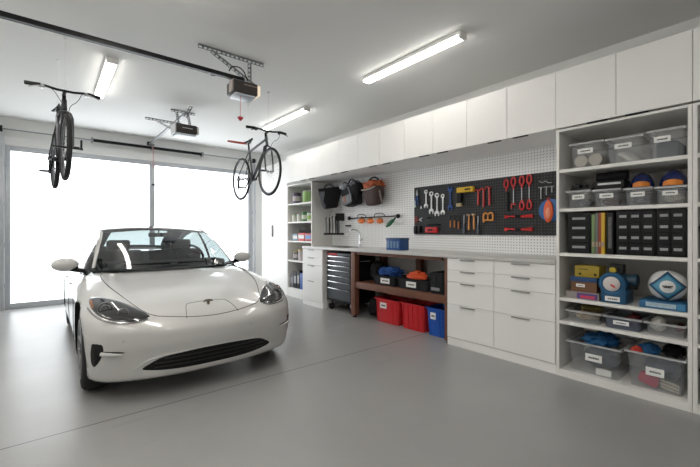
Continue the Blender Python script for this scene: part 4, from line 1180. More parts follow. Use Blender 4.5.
bo = m.build('ball', ball_mat(), bt, angle=60)
Rm = (Matrix.Rotation(math.radians(48), 3, 'Z') @ Matrix.Rotation(math.radians(0), 3, 'Y'))
bo.rotation_euler = (0, 0, math.radians(9.5))
d = Vector((-math.cos(math.radians(9.5)), -math.sin(math.radians(9.5)), 0))
sd_ = d.cross(Vector((0, 0, 1))).normalized(); up = Vector((0, 0, 1))
e1 = MB()
for (a, b_, w_, h_) in ((-.016, .004, .014, .005), (.016, .004, .014, .005), (0, .0, .012, .006), (-.012, -.006, .010, .004), (.012, -.006, .010, .004)):
    c_ = bc + d * (R + .0005)
    e1.poly([c_ + sd_ * (a + w_ * p) + up * (b_ + h_ * q) for p, q in ((-1, -.6), (1, -1), (1, .7), (-1, 1))], .0015, d)
e1.build('emblem', M_ink, bt)

# fifth shelf: three low bins
fr = [(564.5, 601, 307.5, 'low clear bin of yellow-brown items on the fifth shelf'), (602, 642, 312, 'low grey-blue clear bin with a label on the fifth shelf'), (643, 686.5, 318, 'low clear bin with white net bag on the fifth shelf')]
for i, (a, b, ta, lb_) in enumerate(fr):
    ya, yb = pbox(a, b, X1); zt = onX(a, ta, X1).z; w = yb - ya; yc = (ya + yb) / 2
    zt = S5 + .098
    tote('storage_bin', lb_, 'bin', X1, X1 + .34, ya, yb, S5, zt, M_clear if i != 1 else mat('smoke_clear', (.16, .19, .25), .25, alpha=.45), M_clearrim, gb, (ya + w * .32, ya + w * .72, S5 + .036, S5 + .068) if i == 1 else None, tp=.93)
    if i == 0:
        cloth('small_parts', 'tan small items inside the low bin, fifth shelf left', 'parts', (X1 + .17, yc, S5 + .055), (.11, w * .30, .046), mat('tan_mix', (.32, .24, .14), .8, var=.5, scale=30), 11, flat=-.9)
        cloth('work_glove', 'yellow and black glove on top of the low left bin', 'glove', (X1 + .12, yc - .03, S5 + .122), (.07, w * .30, .022), mat('glove_mix', (.16, .13, .03), .8, var=.9, scale=18), 12, flat=-.5)
    if i == 1:
        cloth('work_glove', 'dark and red work glove in the low middle bin', 'glove', (X1 + .17, yc - .05, S5 + .062), (.085, w * .21, .048), mat('dark_red_mix', (.12, .015, .02), .8, var=.9, scale=14), 13, flat=-.9)
    if i == 2:
        cloth('net_bag', 'white net bag bulging out of the low right bin', 'bag', (X1 + .13, yc + .055, S5 + .068), (.068, .052, .064), mat('white_net', (.60, .58, .54), .8, var=.35, scale=70, bump=.5, bscale=90), 14, amp=.18, flat=-.95)
        cloth('folded_cloth', 'dark red cloth at the right side of low right bin', 'cloth', (X1 + .18, yc - .065, S5 + .052), (.075, .036, .030), mat('maroon', (.16, .02, .025), .8, var=.4), 15, amp=.3, flat=-.9)
# bottom: two big bins
fr = [(566, 621.5, 'big clear bin heaped with blue cloth on the lowest board, left', .317), (624, 686.5, 'big clear bin with red and black things on the lowest board, right', .335)]
for i, (a, b, lb_, zt) in enumerate(fr):
    ya, yb = pbox(a, b, X1); w = yb - ya; yc = (ya + yb) / 2
    tote('storage_bin', lb_, 'bin', X1, X1 + .48, ya, yb, S6, zt, M_clear, M_clearrim, gb, (ya + w * .34, ya + w * .64, S6 + .115, S6 + .175), tp=.90)
    if i == 0:
        cloth('folded_jacket', 'bright blue jacket crumpled in the left big bin', 'jacket', (X1 + .21, yc + .0, S6 + .262), (.14, w * .31, .062), mat('bright_blue_fabric', (.01, .10, .26), .7, var=.6, scale=10, bump=.4, bscale=25), 21, amp=.5, fr=3)
        cloth('fabric_heap', 'dark blue-grey fabric filling the left big bin', 'fabric', (X1 + .24, yc, S6 + .11), (.17, w * .36, .10), mat('slate_heap', (.045, .06, .09), .85, var=.5, scale=14), 22, amp=.15, flat=-.9)
        tag(MB().box(X1 + .045, X1 + .063, ya + .08, ya + .19, S6 + .006, S6 + .06, bev=.008, seg=3).build('slipper_sole', M_paper), 'white slipper sole pressed to the left big bin wall', 'slipper')
    else:
        cloth('folded_jacket', 'bright blue jacket piece on top of the right big bin', 'jacket', (X1 + .14, yc + .055, S6 + .275), (.07, .065, .050), MATS['bright_blue_fabric'], 23, amp=.4, fr=3)
        cloth('red_cloth', 'small red cloth at the left corner of right big bin', 'cloth', (X1 + .07, yb - .065, S6 + .268), (.034, .038, .036), M_redfab, 24, amp=.3)
        cloth('black_bag', 'black lumpy bag on the right big bin', 'bag', (X1 + .23, ya + .105, S6 + .275), (.09, .062, .05), M_blackfab, 25, amp=.5, fr=4)
        cloth('fabric_heap', 'dark fabric filling the back of the right big bin', 'fabric', (X1 + .30, yc, S6 + .11), (.13, w * .36, .10), MATS['slate_heap'], 26, amp=.15, flat=-.9)
        tag(MB().box(X1 + .05, X1 + .10, yb - .20, yb - .075, S6 + .024, S6 + .11, bev=.02, rot=Matrix.Rotation(.25, 3, 'X')).build('red_pouch', mat('crimson', (.42, .02, .06), .6)), 'crimson pouch seen through the right big bin', 'pouch')
        for k in range(3):
            tag(MB().cyl((X1 + .07, yb - .21, S6 + .085 - k * .025), (X1 + .07, ya + .05, S6 + .060 - k * .022), .009).build('wooden_handle', M_beige), ['upper', 'middle', 'lower'][k] + ' pale rod seen through the right big bin', 'rod', 'pale rods in the big bin')
# next unit, only a sliver in frame
gs = 'bins in the shelving at the picture edge'
nb = [(S1, .20, M_clear, 'top shelf'), (S2, .14, M_clear, 'second shelf'), (S3, .22, M_black, 'third shelf'), (S4, .17, M_dark, 'fourth shelf'), (S5, .10, M_clear, 'fifth shelf'), (S6, .24, M_dark, 'lowest board')]
for z, h, m_, w_ in nb:
    tote('storage_bin', 'bin at the right picture edge, standing on the ' + w_, 'bin', X1, X1 + .40, .06, .440, z, z + h, m_, M_clearrim if m_ is M_clear else m_, gs)

# ---------------- far left shelving contents
X2 = XL + .05
def can(px, X, z, r, h, m_, lid_m, name, label, cat, band=None):
    y = yX(px, X + r)
    t = thing(name, label, cat, (X + r, y, z))
    MB().lathe((X + r, y, z), (0, 0, 1), [(0, .0006), (r, .0006), (r, h), (0, h)], 24).build('body', m_, t)
    MB().lathe((X + r, y, z + h), (0, 0, 1), [(0, .0005), (r * .92, .0005), (r * .92, .012), (0, .012)], 24).build('lid', lid_m, t)
    if band: MB().lathe((X + r, y, z), (0, 0, 1), [(r + .001, h * .25), (r + .0015, h * .26), (r + .0015, h * .72), (r + .001, h * .73)], 24).build('label_band', band, t)
    return t
M_pur = mat('dark_purple', (.07, .05, .10), .5, var=.4, scale=30); M_lw = mat('mixed_white_print', (.55, .50, .50), .5, var=.45, scale=45)
M_gp = mat('green_white_print', (.30, .48, .16), .5, var=.6, scale=35); M_cup = mat('cream_pot', (.66, .68, .60), .4)
can(297, X2, ZLf[0], .082, .20, M_pur, M_dark, 'paint_can', 'dark purple paint can on top board of far shelves', 'can', M_lw)
can(307.5, X2, ZLf[0], .088, .21, M_gp, M_cup, 'paint_can', 'green and white can on top board of far shelves', 'can', M_gp)
can(294.5, X2, ZLf[1], .045, .125, M_cup, M_gp, 'plastic_pot', 'small pale pot at the left of second far board', 'pot')
can(299.5, X2 + .01, ZLf[1], .05, .13, M_cup, M_cup, 'plastic_pot', 'cream pot beside the green bottle, second far board', 'pot')
can(304.5, X2, ZLf[1], .05, .17, mat('deep_green', (.05, .20, .05), .4), M_green, 'bottle', 'dark green bottle in the middle of second far board', 'bottle', M_cup)
can(309.8, X2, ZLf[1], .052, .15, M_cup, M_green, 'bottle', 'white and green bottle at the right of second far board', 'bottle', M_gp)
def fbox(pa, pb, X, z, h, dep, m_, name, label, cat, pm=None):
    ya, yb = pbox(pa, pb, X)
    t = thing(name, label, cat, (X + dep / 2, (ya + yb) / 2, z))
    MB().box(X, X + dep, ya, yb, z + .0005, z + h, bev=.004).build('body', m_, t)
    if pm: MB().box(X - .0015, X - .0003, ya + .015, yb - .015, z + h * .3, z + h * .75).build('print', pm, t)
    return t
fbox(292.5, 297.5, X2, ZLf[2], .13, .16, mat('blue_white_mix', (.20, .30, .38), .5, var=.7, scale=40), 'parts_box', 'blue and white box at the left of third far board', 'box', M_paper)
fbox(298, 304.5, X2, ZLf[2], .15, .16, mat('box_red', (.50, .02, .03), .4), 'parts_box', 'red box with white print on third far board', 'box', M_paper)
fbox(305, 311.2, X2, ZLf[2], .14, .16, mat('box_red2', (.40, .02, .05), .4), 'parts_box', 'crimson box with blue print, right on third far board', 'box', M_bluelt)
tag(MB().box(X2 + .02, X2 + .15, yX(311, X2) , yX(296, X2) - .05, ZLf[2] + .1515, ZLf[2] + .215, bev=.02, seg=3).build('tool_case', M_blackfab), 'black tool case lying on the red boxes', 'case')
can(296, X2, ZLf[3], .055, .16, M_greyfab, M_yellow, 'spray_can', 'grey spray can with yellow cap on fourth far board', 'can', M_lw)
can(301, X2, ZLf[3], .05, .20, M_lw, M_yellow, 'spray_can', 'pale can with yellow lid on fourth far board', 'can')
can(308, X2 + .02, ZLf[3], .055, .15, M_dark, M_steel, 'spray_can', 'dark can with steel lid on fourth far board', 'can', M_lw)
for k, (a, b, h, m_, w_) in enumerate(((289.6, 293, .26, M_greyfab, 'grey'), (293.4, 296.4, .31, M_black, 'black'), (296.8, 299.6, .34, M_dark, 'charcoal'), (300, 302.6, .30, mat('folder_blue', (.01, .08, .35), .4), 'blue'), (304.5, 309, .33, M_bluelt, 'light blue'))):
    fbox(a, b, X2, ZLf[4], h, .24, m_, 'file_case', w_ + ' upright case on the lowest far shelf board', 'case', mat('dull_label', (.35, .36, .38), .6) if k < 3 else None)

# ---------------- bench contents
XB = XF + .075
BS = .5205
gt = 'totes on the bench shelf'
ya, yb = pbox(371.5, 394.5, XB)
tote('tote', 'black tote with blue cloth on the bench shelf', 'tote', XB, XB + .36, ya, yb, BS, BS + .125, mat('tote_charcoal', (.022, .023, .026), .45), M_dark, gt, (ya + .10, ya + .27, BS + .03, BS + .10), ribs=True)
cloth('blue_cloth', 'blue cloth heaped in the left black tote', 'cloth', (XB + .17, (ya + yb) / 2, BS + .165), (.13, .19, .08), M_bluefab, 31, amp=.5, fr=3)
ya, yb = pbox(395.3, 428.3, XB)
tote('tote', 'black tote with orange hoses on the bench shelf', 'tote', XB, XB + .36, ya, yb, BS, BS + .135, MATS['tote_charcoal'], M_dark, gt, (ya + .20, ya + .36, BS + .03, BS + .10), ribs=True)
m = MB(); yc = (ya + yb) / 2
for k in range(6):
    r = random.Random(k + 50); m.tube([(XB + .05 + r.random() * .03, yc - .21 + .02 * k, BS + .15 + .012 * k), (XB + .13, yc - .16 + r.random() * .25, BS + .165 + .010 * k), (XB + .22, yc + .15 - .03 * k, BS + .15 + .012 * k), (XB + .15, yc + .21 - .02 * k, BS + .15 + .008 * k), (XB + .06, yc + .08, BS + .14 + .012 * k)], .016, 8, True, smooth=2)
tag(m.build('orange_hose', mat('orange_red', (.72, .09, .02), .5)), 'coiled orange-red hose piled in the right black tote', 'hose')
cloth('dark_rag', 'black cloth under the hose in the right tote', 'cloth', (XB + .18, yc, BS + .075), (.14, .20, .055), M_blackfab, 33, amp=.2, flat=-.9)
t = thing('crate', 'tall dark grey crate at the right end of bench shelf', 'crate', (XB + .15, 2.69, BS))
ya, yb = 2.585, 2.785
open_box(MB(), XB, XB + .34, ya, yb, BS + .0005, BS + .25, tp=.97).build('body', MATS['tote_charcoal'], t)
m = MB()
for z in (BS + .03, BS + .12, BS + .22): m.box(XB - .006, XB - .0005, ya, yb, z, z + .018, bev=.002)
for y in (ya + .01, (ya + yb) / 2, yb - .022): m.box(XB - .008, XB - .0005, y, y + .012, BS + .02, BS + .24, bev=.002)
m.build('rib', M_dark, t)
MB().box(XB - .012, XB - .0085, ya + .05, yb - .03, BS + .04, BS + .075).build('label_plate', mat('plate_grey', (.25, .25, .26), .5), t)
XR = XF + .12
gf = 'plastic totes on the floor under the bench'
for (a, b, zt, m_, lb_, lab) in ((374, 398.8, .328, M_red, 'red plastic tote on floor with white label, left one', True), (399.6, 424.3, .335, M_red, 'red plastic tote on floor without label, beside blue one', False), (425.2, 446.6, .335, M_blue, 'blue plastic tote on floor beside the white drawers', True)):
    ya, yb = pbox(a, b, XR)
    ya = max(ya, 2.59)
    w = yb - ya
    tote('tote', lb_, 'tote', XR, XR + .34, ya, yb, .0, zt, m_, m_, gf, (ya + w * .50, ya + w * .76, zt * .60, zt * .84) if lab else None, ribs=True, tp=.88)
    cloth('dark_rag', 'dark contents inside the ' + ('left red tote' if a < 390 else 'middle red tote' if a < 410 else 'blue floor tote'), 'cloth', (XR + .17, (ya + yb) / 2, zt - .09), (.12, w * .36, .07), M_blackfab, int(a), amp=.2, flat=-.9)
cloth('duffel_bag', 'black duffel bag in the shade behind the bench shelf totes', 'bag', (3.72, 3.90, BS + .16), (.13, .09, .15), M_blackfab, 41, amp=.25, flat=-.98)
cloth('duffel_bag', 'black sack on the floor left of the red totes', 'bag', (3.70, 3.92, .155), (.14, .085, .15), M_blackfab, 42, amp=.25, flat=-.98)

# ---------------- counter
pa_ = onX(391, 249, 3.62)
ya, yb = 3.34, 3.60
t = thing('parts_caddy', 'blue parts caddy standing on the long counter', 'caddy', (3.68, (ya + yb) / 2, CT))
XK = 3.60
MB().box(XK, XK + .17, ya, yb, CT + .0005, CT + .155, bev=.006).build('body', mat('caddy_blue', (.010, .06, .22), .4), t)
MB().box(XK - .005, XK + .175, ya - .004, yb + .004, CT + .140, CT + .165, bev=.004).build('lid', mat('caddy_lid', (.015, .05, .14), .4), t)
for k in range(4):
    y = ya + .03 + k * .057
    MB().box(XK - .003, XK - .0003, y, y + .034, CT + .03, CT + .12).build('window_slot', mat('caddy_slot', (.12, .22, .36), .4), t)

# ================================================================== PEGBOARD LEFT: BAGS AND RAIL
def pouch(mb, c, wv, dv, prof, n=28, ex=.55, mi=0, cap=True, seed=0, amp=.012):
    # prof: list of (z, half width, half depth)
    wv = Vector(wv).normalized(); dv = Vector(dv).normalized(); rings = []
    for (z, w, d) in prof:
        R_ = []
        for i in range(n):
            a = 2 * PI * i / n; ca, sa = math.cos(a), math.sin(a)
            p = Vector(c) + wv * w * math.copysign(abs(ca) ** ex, ca) + dv * d * math.copysign(abs(sa) ** ex, sa) + Vector((0, 0, z))
            nn = noise.noise(p * 7 + Vector((seed, 0, 0))) * amp; p += (wv * ca + dv * sa) * nn
            R_.append(mb.bm.verts.new(p))
        rings.append(R_)
    for A, B in zip(rings, rings[1:]):
        for i in range(n): mb.bm.faces.new((A[i], A[(i + 1) % n], B[(i + 1) % n], B[i])).material_index = mi
    if cap: mb.bm.faces.new(rings[0][::-1]).material_index = mi; mb.bm.faces.new(rings[-1]).material_index = mi
    return mb
wv = Vector((.79, -.61, 0)); dv = Vector((.61, .79, 0))
c = Vector((3.875, 5.235, 1.66))
t = thing('tote_bag', 'black tote bag hanging in the left corner of the niche', 'bag', c)
pouch(MB(), c, wv, dv, [(0, .09, .05), (.02, .12, .07), (.12, .155, .085), (.25, .195, .085), (.36, .205, .06)], seed=1, amp=.04).build('body', M_blackfab, t, angle=60)
pouch(MB(), c - wv * .115 - dv * .070 + Vector((0, 0, .02)), wv + dv * .5, dv, [(0, .03, .012), (.05, .055, .02), (.22, .065, .022), (.28, .06, .012)], seed=2).build('side_pocket', M_greyfab, t, angle=60)
for k, off in enumerate((-.045, .045)):
    q = c + dv * off + Vector((0, 0, .31))
    MB().tube([q - wv * .09, q - wv * .08 + Vector((0, 0, .08)), q + Vector((0, 0, .125)) - wv * .01, q + wv * .08 + Vector((0, 0, .08)), q + wv * .10], .011, 8, smooth=2).build('handle', M_blackfab if k else M_greyfab, t)
MB().tube([c + dv * .0 + Vector((0, 0, .435)), c + dv * .09 + Vector((0, 0, .44)), c + dv * .14 + Vector((0, 0, .45))], .006).build('hook', M_steel, t)
# rack with dark hand tools in the corner
c = Vector((3.90, 5.17, 1.19))
t.rotation_euler = Matrix.Rotation(-.12, 3, dv).to_euler()
t = thing('tool_rack', 'black tool rack in the niche corner under tote bag', 'rack', c)
b_ = MB(); b_.poly([c - wv * .19 - dv * .07, c + wv * .16 - dv * .07, c + wv * .16 + dv * .03, c - wv * .19 + dv * .03], .035, (0, 0, 1)); b_.build('tray', M_black, t)
b_ = MB(); b_.poly([c + wv * .02 + dv * .065 + Vector((0, 0, .25)), c + wv * .17 + dv * .065 + Vector((0, 0, .25)), c + wv * .17 + dv * .065 + Vector((0, 0, .38)), c + wv * .02 + dv * .065 + Vector((0, 0, .38))], .02, -dv); b_.build('back_plate', M_black, t)
b_ = MB().tube([c + wv * .05 + dv * .055 + Vector((0, 0, .03)), c + wv * .05 + dv * .055 + Vector((0, 0, .30))], .012); b_.build('post', M_black, t)
for k in range(5):
    q = c + wv * (-.145 + .055 * k) - dv * (.01 if k % 2 else .025) + Vector((0, 0, .036))
    h = (.22, .27, .24, .29, .19)[k]
    tt = thing('hand_tool', ['first', 'second', 'third', 'fourth', 'fifth'][k] + ' dark upright hand tool from the left in corner rack', 'tool', q, 'hand tools in the corner rack')
    MB().tube([q, q + Vector((0, 0, h * .5)), q + Vector((0, 0, h)) - wv * .006], [.012, .016, .013], 8).build('grip', M_greyfab if k % 2 == 0 else M_dark, tt)
    MB().tube([q + Vector((0, 0, h + .001)) - wv * .006, q + Vector((0, 0, h + .03)) - wv * .012, q + Vector((0, 0, h + .06)) + wv * .010], [.008, .012, .006], 8).build('head', M_steel if k % 2 else M_black, tt)
b_ = MB().box(4.02, XP - .004, 4.93, 5.03, 1.335, 1.365, bev=.008); b_ = tag(b_.build('clamp', M_black), 'small black clamp on pegboard right of the corner rack', 'clamp')

# backpack
c = Vector((3.92, 4.67, 1.68))
t = thing('backpack', 'grey and black backpack hung on the white pegboard', 'backpack', c)
Y_ = Vector((0, 1, 0)); X_ = Vector((1, 0, 0))
lean = lambda z: 0
pouch(MB(), c + Vector((0, 0, 0)), Y_, X_, [(0, .11, .07), (.02, .14, .10), (.14, .185, .115), (.26, .225, .11), (.33, .225, .08)], seed=5, amp=.045).build('body', M_blackfab, t, angle=60)
pouch(MB(), c + Vector((-.118, .03, .02)), Y_, X_, [(0, .09, .012), (.02, .12, .03), (.10, .13, .035), (.15, .12, .012)], seed=6).build('front_pocket', M_greyfab, t, angle=60)
MB().ell((c.x - .085, c.y + .10, c.z + .345), (.055, .085, .045), amp=.4, seed=6).build('grey_lining', mat('light_grey_fabric', (.34, .36, .38), .8), t, angle=80)
MB().ell((c.x - .02, c.y - .10, c.z + .335), (.07, .09, .05), amp=.4, seed=7).build('top_flap', M_greyfab, t, angle=80)
for yo in (.11, -.08):
    q = c + Vector((-.04, yo, .31))
    MB().tube([q + Y_ * .10, q + Y_ * .09 + Vector((-.02, 0, .07)), q + Vector((-.02, 0, .115)), q - Y_ * .09 + Vector((-.02, 0, .06)), q - Y_ * .10], .013, 8, smooth=2).build('strap', M_black, t)
MB().box(c.x - .158, c.x - .1485, c.y + .015, c.y + .07, c.z + .06, c.z + .155, bev=.003).build('rust_tag', mat('rust_tag', (.30, .12, .06), .7), t)
MB().tube([c + Vector((-.16, -.13, .03)), c + Vector((-.145, -.11, .15)), c + Vector((-.13, -.05, .29))], .008).build('buckle_strap', mat('light_grey_strap', (.40, .42, .44), .7), t)
t.rotation_euler = (-.17, 0, 0)
# bucket bag with orange lining
c = Vector((3.925, 4.185, 1.66))
t = thing('tool_bag', 'brown bucket tool bag with orange lining on pegboard', 'bag', c)
pouch(MB(), c, Y_, X_, [(0, .10, .07), (.02, .13, .095), (.15, .175, .105), (.27, .20, .108)], ex=.75, seed=8, amp=.035, n=28).build('body', M_brownfab, t, angle=60)
MB().ell((c.x, c.y, c.z + .275), (.095, .165, .10), amp=.55, fr=3.5, seed=9, flat=-.2).build('orange_lining', mat('burnt_orange', (.42, .10, .03), .7, var=.4, bump=.3), t, angle=80)
MB().tube([c + Vector((0, .17, .24)), c + Vector((0, .15, .36)), c + Vector((.01, .05, .435)), c + Vector((.01, -.06, .43)), c + Vector((0, -.15, .34)), c + Vector((0, -.18, .22))], .014, 8, smooth=2).build('handle', M_blackfab, t)
MB().tube([c + Vector((-.11, .16, .25)), c + Vector((-.12, .0, .235)), c + Vector((-.11, -.15, .26))], .009, 8, smooth=1).build('rim_band', mat('tan_band', (.45, .38, .34), .7), t)
MB().tube([c + Vector((-.06, -.19, .20)), c + Vector((-.05, -.205, .08)), c + Vector((.0, -.18, .01))], .012, 8, smooth=1).build('side_strap', mat('taupe', (.25, .22, .20), .8), t)
t.rotation_euler = (-.07, 0, 0)
# rail with orange strap handles
XQ = XP - .03
qa, qb = onX(349.5, 218, XQ), onX(398.5, 217, XQ)
t = thing('tool_rail', 'thin black tool rail on pegboard under the bags', 'rail', ((XQ), (qa.y + qb.y) / 2, 1.44))
zr_ = (qa.z + qb.z) / 2
MB().tube([(XQ, qa.y, zr_), (XQ, qb.y, zr_ + .01)], .009, 8).build('bar', M_black, t)
for y in (qa.y, qb.y):
    MB().ell((XQ - .01, y, zr_ + .005), (.022, .03, .028), amp=.3).build('end_knob', M_black, t)
for k, px_ in enumerate((361.5, 370.3, 379.8)):
    q = onX(px_, 221, XQ - .045)
    tt = thing('cable_reel', ['left', 'middle', 'right'][k] + ' orange reel of three hanging on the black rail', 'reel', (q.x, q.y, q.z - .04), 'orange reels on the tool rail')
    MB().ell((q.x, q.y, q.z), (.028, .085 - .008 * k, .040), amp=.12, seed=k).build('body', M_orange, tt, angle=80)
    MB().tube([(q.x, q.y + .03, q.z + .036), (q.x, q.y, q.z + .075), (q.x, q.y - .035, q.z + .038)], .006, 6, smooth=1).build('cord_loop', M_black, tt)
m = MB()
for (a, b) in ((358, 367), (375, 386)):
    y0_, y1_ = yX(a, XQ), yX(b, XQ)
    m.tube([(XQ - .02, y0_, zr_ + .01), (XQ - .03, y0_ - .03, zr_ + .06), (XQ - .03, y1_ + .03, zr_ + .06), (XQ - .02, y1_, zr_ + .01)], .006, 6, smooth=2)
tag(m.build('bungee_cord', M_black), 'black bungee cord looped over the rail', 'cord')
q0, q1 = onX(394.5, 219, XQ - .065), onX(386.5, 226.5, XQ - .065)
t = thing('hand_saw', 'green folding hand saw hanging aslant at rail end', 'saw', q1)
MB().tube([q0, q0.lerp(q1, .3), q0.lerp(q1, .7), q1], [.014, .028, .032, .018], 10, smooth=1).build('handle', mat('saw_green', (.015, .13, .05), .4), t)
MB().tube([q0 + Vector((0, -.02, .02)), q0 + Vector((0, .0, .004))], .012).build('pivot', M_black, t)

# ================================================================== BLACK TOOL BOARD
class TP:
    """flat tool placed on the board by its middle and height; a runs to the right along the board, b upward"""
    def __init__(s, px, pt, pb, X=XT):
        s.X = X; A = onX(px, pt, X); B = onX(px, pb, X); s.y = A.y; s.zt = A.z; s.zb = B.z; s.h = A.z - B.z; s.zc = (A.z + B.z) / 2
    def P(s, a, b, d=0.): return Vector((s.X - .004 - d, s.y - a, s.zc + b))
    def poly(s, mb, pts, th=.008, d=0., mi=0):
        mb.poly([s.P(a, b, d) for a, b in pts], th, (-1, 0, 0), mi); return mb
    def bar(s, mb, a0, b0, a1, b1, r0, r1=None, d=.008, mi=0):
        mb.tube([s.P(a0, b0, d), s.P(a1, b1, d)], [r0, r1 or r0], 8, mi=mi); return mb
    def loc(s): return (s.X - .012, s.y, s.zb)
def openhead(cx, cy, r, up):
    # open-ended jaw outline, opening towards +b (up=1) or -b
    pts = []
    for i in range(15):
        a = math.radians(58 + (360 - 116) * i / 14) + PI / 2 - PI / 2
        a = math.radians(90 + 32 + (360 - 64) * i / 14)
        pts.append((cx + r * math.cos(a), cy + up * r * math.sin(a)))
    n = r * .48
    pts += [(cx + n, cy + up * r * .75), (cx + n * .9, cy + up * -.05 * r), (cx, cy - up * .25 * r), (cx - n * .9, cy + up * -.05 * r), (cx - n, cy + up * r * .75)]
    return pts
def wrench(px, pt, pb, m, label, both=False, r=.030):
    p = TP(px, pt, pb); t = thing('wrench', label, 'wrench', p.loc(), 'wrenches on the black board')
    h = p.h / 2
    MB_ = MB(); p.poly(MB_, [(-.011, -h + r), (-.009, 0), (-.011, h - r), (.011, h - r), (.009, 0), (.011, -h + r)], .008); MB_.build('shank', m, t)
    q = MB(); p.poly(q, openhead(0, -h + r, r, -1), .011); q.build('jaw', m, t)
    q = MB()
    if both: p.poly(q, openhead(0, h - r, r, 1), .011)
    else: q.lathe(p.P(0, h - r * .8), (-1, 0, 0), [(r * .48, 0), (r * .82, 0), (r * .82, .012), (r * .48, .012), (r * .48, 0)], 20)
    q.build('ring_end' if not both else 'jaw', m, t)
M_ws = mat('bright_steel', (.80, .80, .78), .35, .35, var=.03)
for k, (px_, a, b) in enumerate(((426.5, 190, 208.5), (431.8, 191.5, 214.5), (437.4, 193, 216.8), (443.2, 194, 215.2))):
    wrench(px_, a, b, M_ws, ['shortest silver wrench next to the blue pliers', 'second silver wrench from left, long with wide jaw', 'third silver wrench from left, hanging lowest', 'slim silver wrench nearest the blue wrench'][k], r=(.034, .041, .041, .035)[k])
wrench(450.8, 186, 210.5, mat('wrench_blue', (.03, .09, .28), .35, .3), 'blue double-ended wrench right of the silver wrenches', True, .038)
def pliers(px, pt, pb, mg, mh, label, spread=.022, cat='pliers', group='pliers on the black board', up=1):
    p = TP(px, pt, pb); t = thing('pliers', label, cat, p.loc(), group); h = p.h / 2
    for sgn in (-1, 1):
        m = MB(); m.tube([p.P(sgn * -.004, up * h * .30, .009), p.P(sgn * spread, -up * h * .2, .009), p.P(sgn * spread * .95, -up * h * .95, .009)], [.007, .010, .009, .009], 8, smooth=1)
        m.build('handle', mg, t)
    m = MB(); p.poly(m, [(-.014, up * h * .25), (-.016, up * h * .5), (-.003, up * h), (.003, up * h), (.016, up * h * .5), (.014, up * h * .25)], .012)
    m.lathe(p.P(0, up * h * .36, .012), (-1, 0, 0), [(0, .004), (.009, .004), (.009, 0), (0, 0)], 12); m.build('jaws', mh, t)
pliers(417.6, 190, 206, mat('plier_blue', (.02, .08, .26), .4), M_steel, 'blue-handled pliers at the top left corner of board')
t_ = TP(421.5, 205, 209.5); m = MB(); t_.poly(m, [(-.014, -.02), (0, .02), (.016, -.02)], .01); tag(m.build('steel_hook', M_ws), 'small silver triangular hook below the first wrench', 'hook')
p = TP(415.7, 199.5, 209); m = MB(); p.poly(m, [(-.012, -.05), (-.008, .05), (.006, .05), (.014, -.05), (.004, -.02)], .01); tag(m.build('steel_clip', M_ws), 'narrow silver clip at the left edge of the board', 'clip')
# yellow right-angle tool
p = TP(466.5, 186.8, 193.2); t = thing('nail_gun', 'yellow and black right-angle power tool at board top', 'power tool', p.loc())
h = p.h / 2
m = MB(); m.box(XT - .055, XT - .004, p.y - .125, p.y + .115, p.zc - .032, p.zc + .035, bev=.014, seg=3); m.build('body', mat('tool_yellow', (.80, .50, .02), .4), t)
m = MB(); m.box(XT - .0575, XT - .0552, p.y - .09, p.y - .01, p.zc - .008, p.zc + .012); m.build('vent', M_dark, t)
m = MB(); m.box(XT - .048, XT - .006, p.y + .05, p.y + .115, p.zc - .16, p.zc - .0325, bev=.01, seg=3); m.build('grip', M_dark, t)
m = MB(); m.box(XT - .050, XT - .006, p.y + .045, p.y + .118, p.zc - .205, p.zc - .161, bev=.006); m.build('battery', mat('brass', (.45, .36, .20), .4), t)
# red pliers, three
for k, (px_, a, b) in enumerate(((478.8, 189, 205), (484.2, 187.5, 207), (490, 186, 205.5))):
    p = TP(px_, a, b); t = thing('clamp', ['left', 'middle', 'right'][k] + ' red clamp of the three in the top row', 'clamp', p.loc(), 'red clamps'); h = p.h / 2
    m = MB(); m.tube([p.P(0, -h, .01), p.P(.002, -h * .3, .01), p.P(0, h * .7, .01)], [.011, .013, .010], 8); m.build('grip', mat('clamp_red', (.55, .04, .035), .4), t)
    m = MB(); m.tube([p.P(0, h * .62, .01), p.P(-.012, h * .9, .01), p.P(-.040, h * .92, .01), p.P(-.05, h * .66, .01)], [.008, .008, .007, .005, .005], 8, smooth=1)
    m.build('curved_jaw', MATS['clamp_red'], t)
    m = MB(); m.tube([p.P(.0, h * .7, .01), p.P(.022, h * .95, .01)], .006); m.build('lever', MATS['clamp_red'], t)
# lower row left
p = TP(418.5, 216.5, 223); m = MB()
t = thing('snips', 'red-handled snips with black blades at the board left', 'snips', p.loc())
for sgn in (-1, 1):
    m = MB(); m.ring(p.P(-.035, sgn * .02, .01), (1, 0, 0), .021, .006, 18, 6); m.tube([p.P(-.014, sgn * .016, .01), p.P(.02, 0, .01)], .006); m.build('handle', mat('snips_red', (.42, .05, .04), .4), t)
m = MB(); p.poly(m, [(.02, .012), (.075, .028), (.08, .018), (.04, 0), (.08, -.018), (.07, -.026), (.02, -.012)], .008); m.build('blade', M_steel, t)
p = TP(434, 223.7, 225.8); m = MB(); m.tube([p.P(-.10, 0, .01), p.P(.11, 0, .01)], .009); t = tag(m.build('steel_rod', M_black), 'thin black rod above the red box on the board', 'rod')
p = TP(430, 216, 220); m = MB(); m.tube([p.P(-.05, 0, .008), p.P(.0, .016, .008), p.P(.05, 0, .008), p.P(.0, -.016, .008)], .005, 6, True, smooth=2); tag(m.build('wire_loop', M_dark), 'dark wire loop beside the red snips', 'wire')
for k, px_ in enumerate((416.6, 420.6)):
    p = TP(px_, 226, 233.5); m = MB(); m.box(XT - .04, XT - .003, p.y - .024, p.y + .024, p.zb, p.zt, bev=.008); t = tag(m.build('tool_pouch', M_black), ['left', 'right'][k] + ' small black pouch at the bottom left of board', 'pouch', 'black pouches')
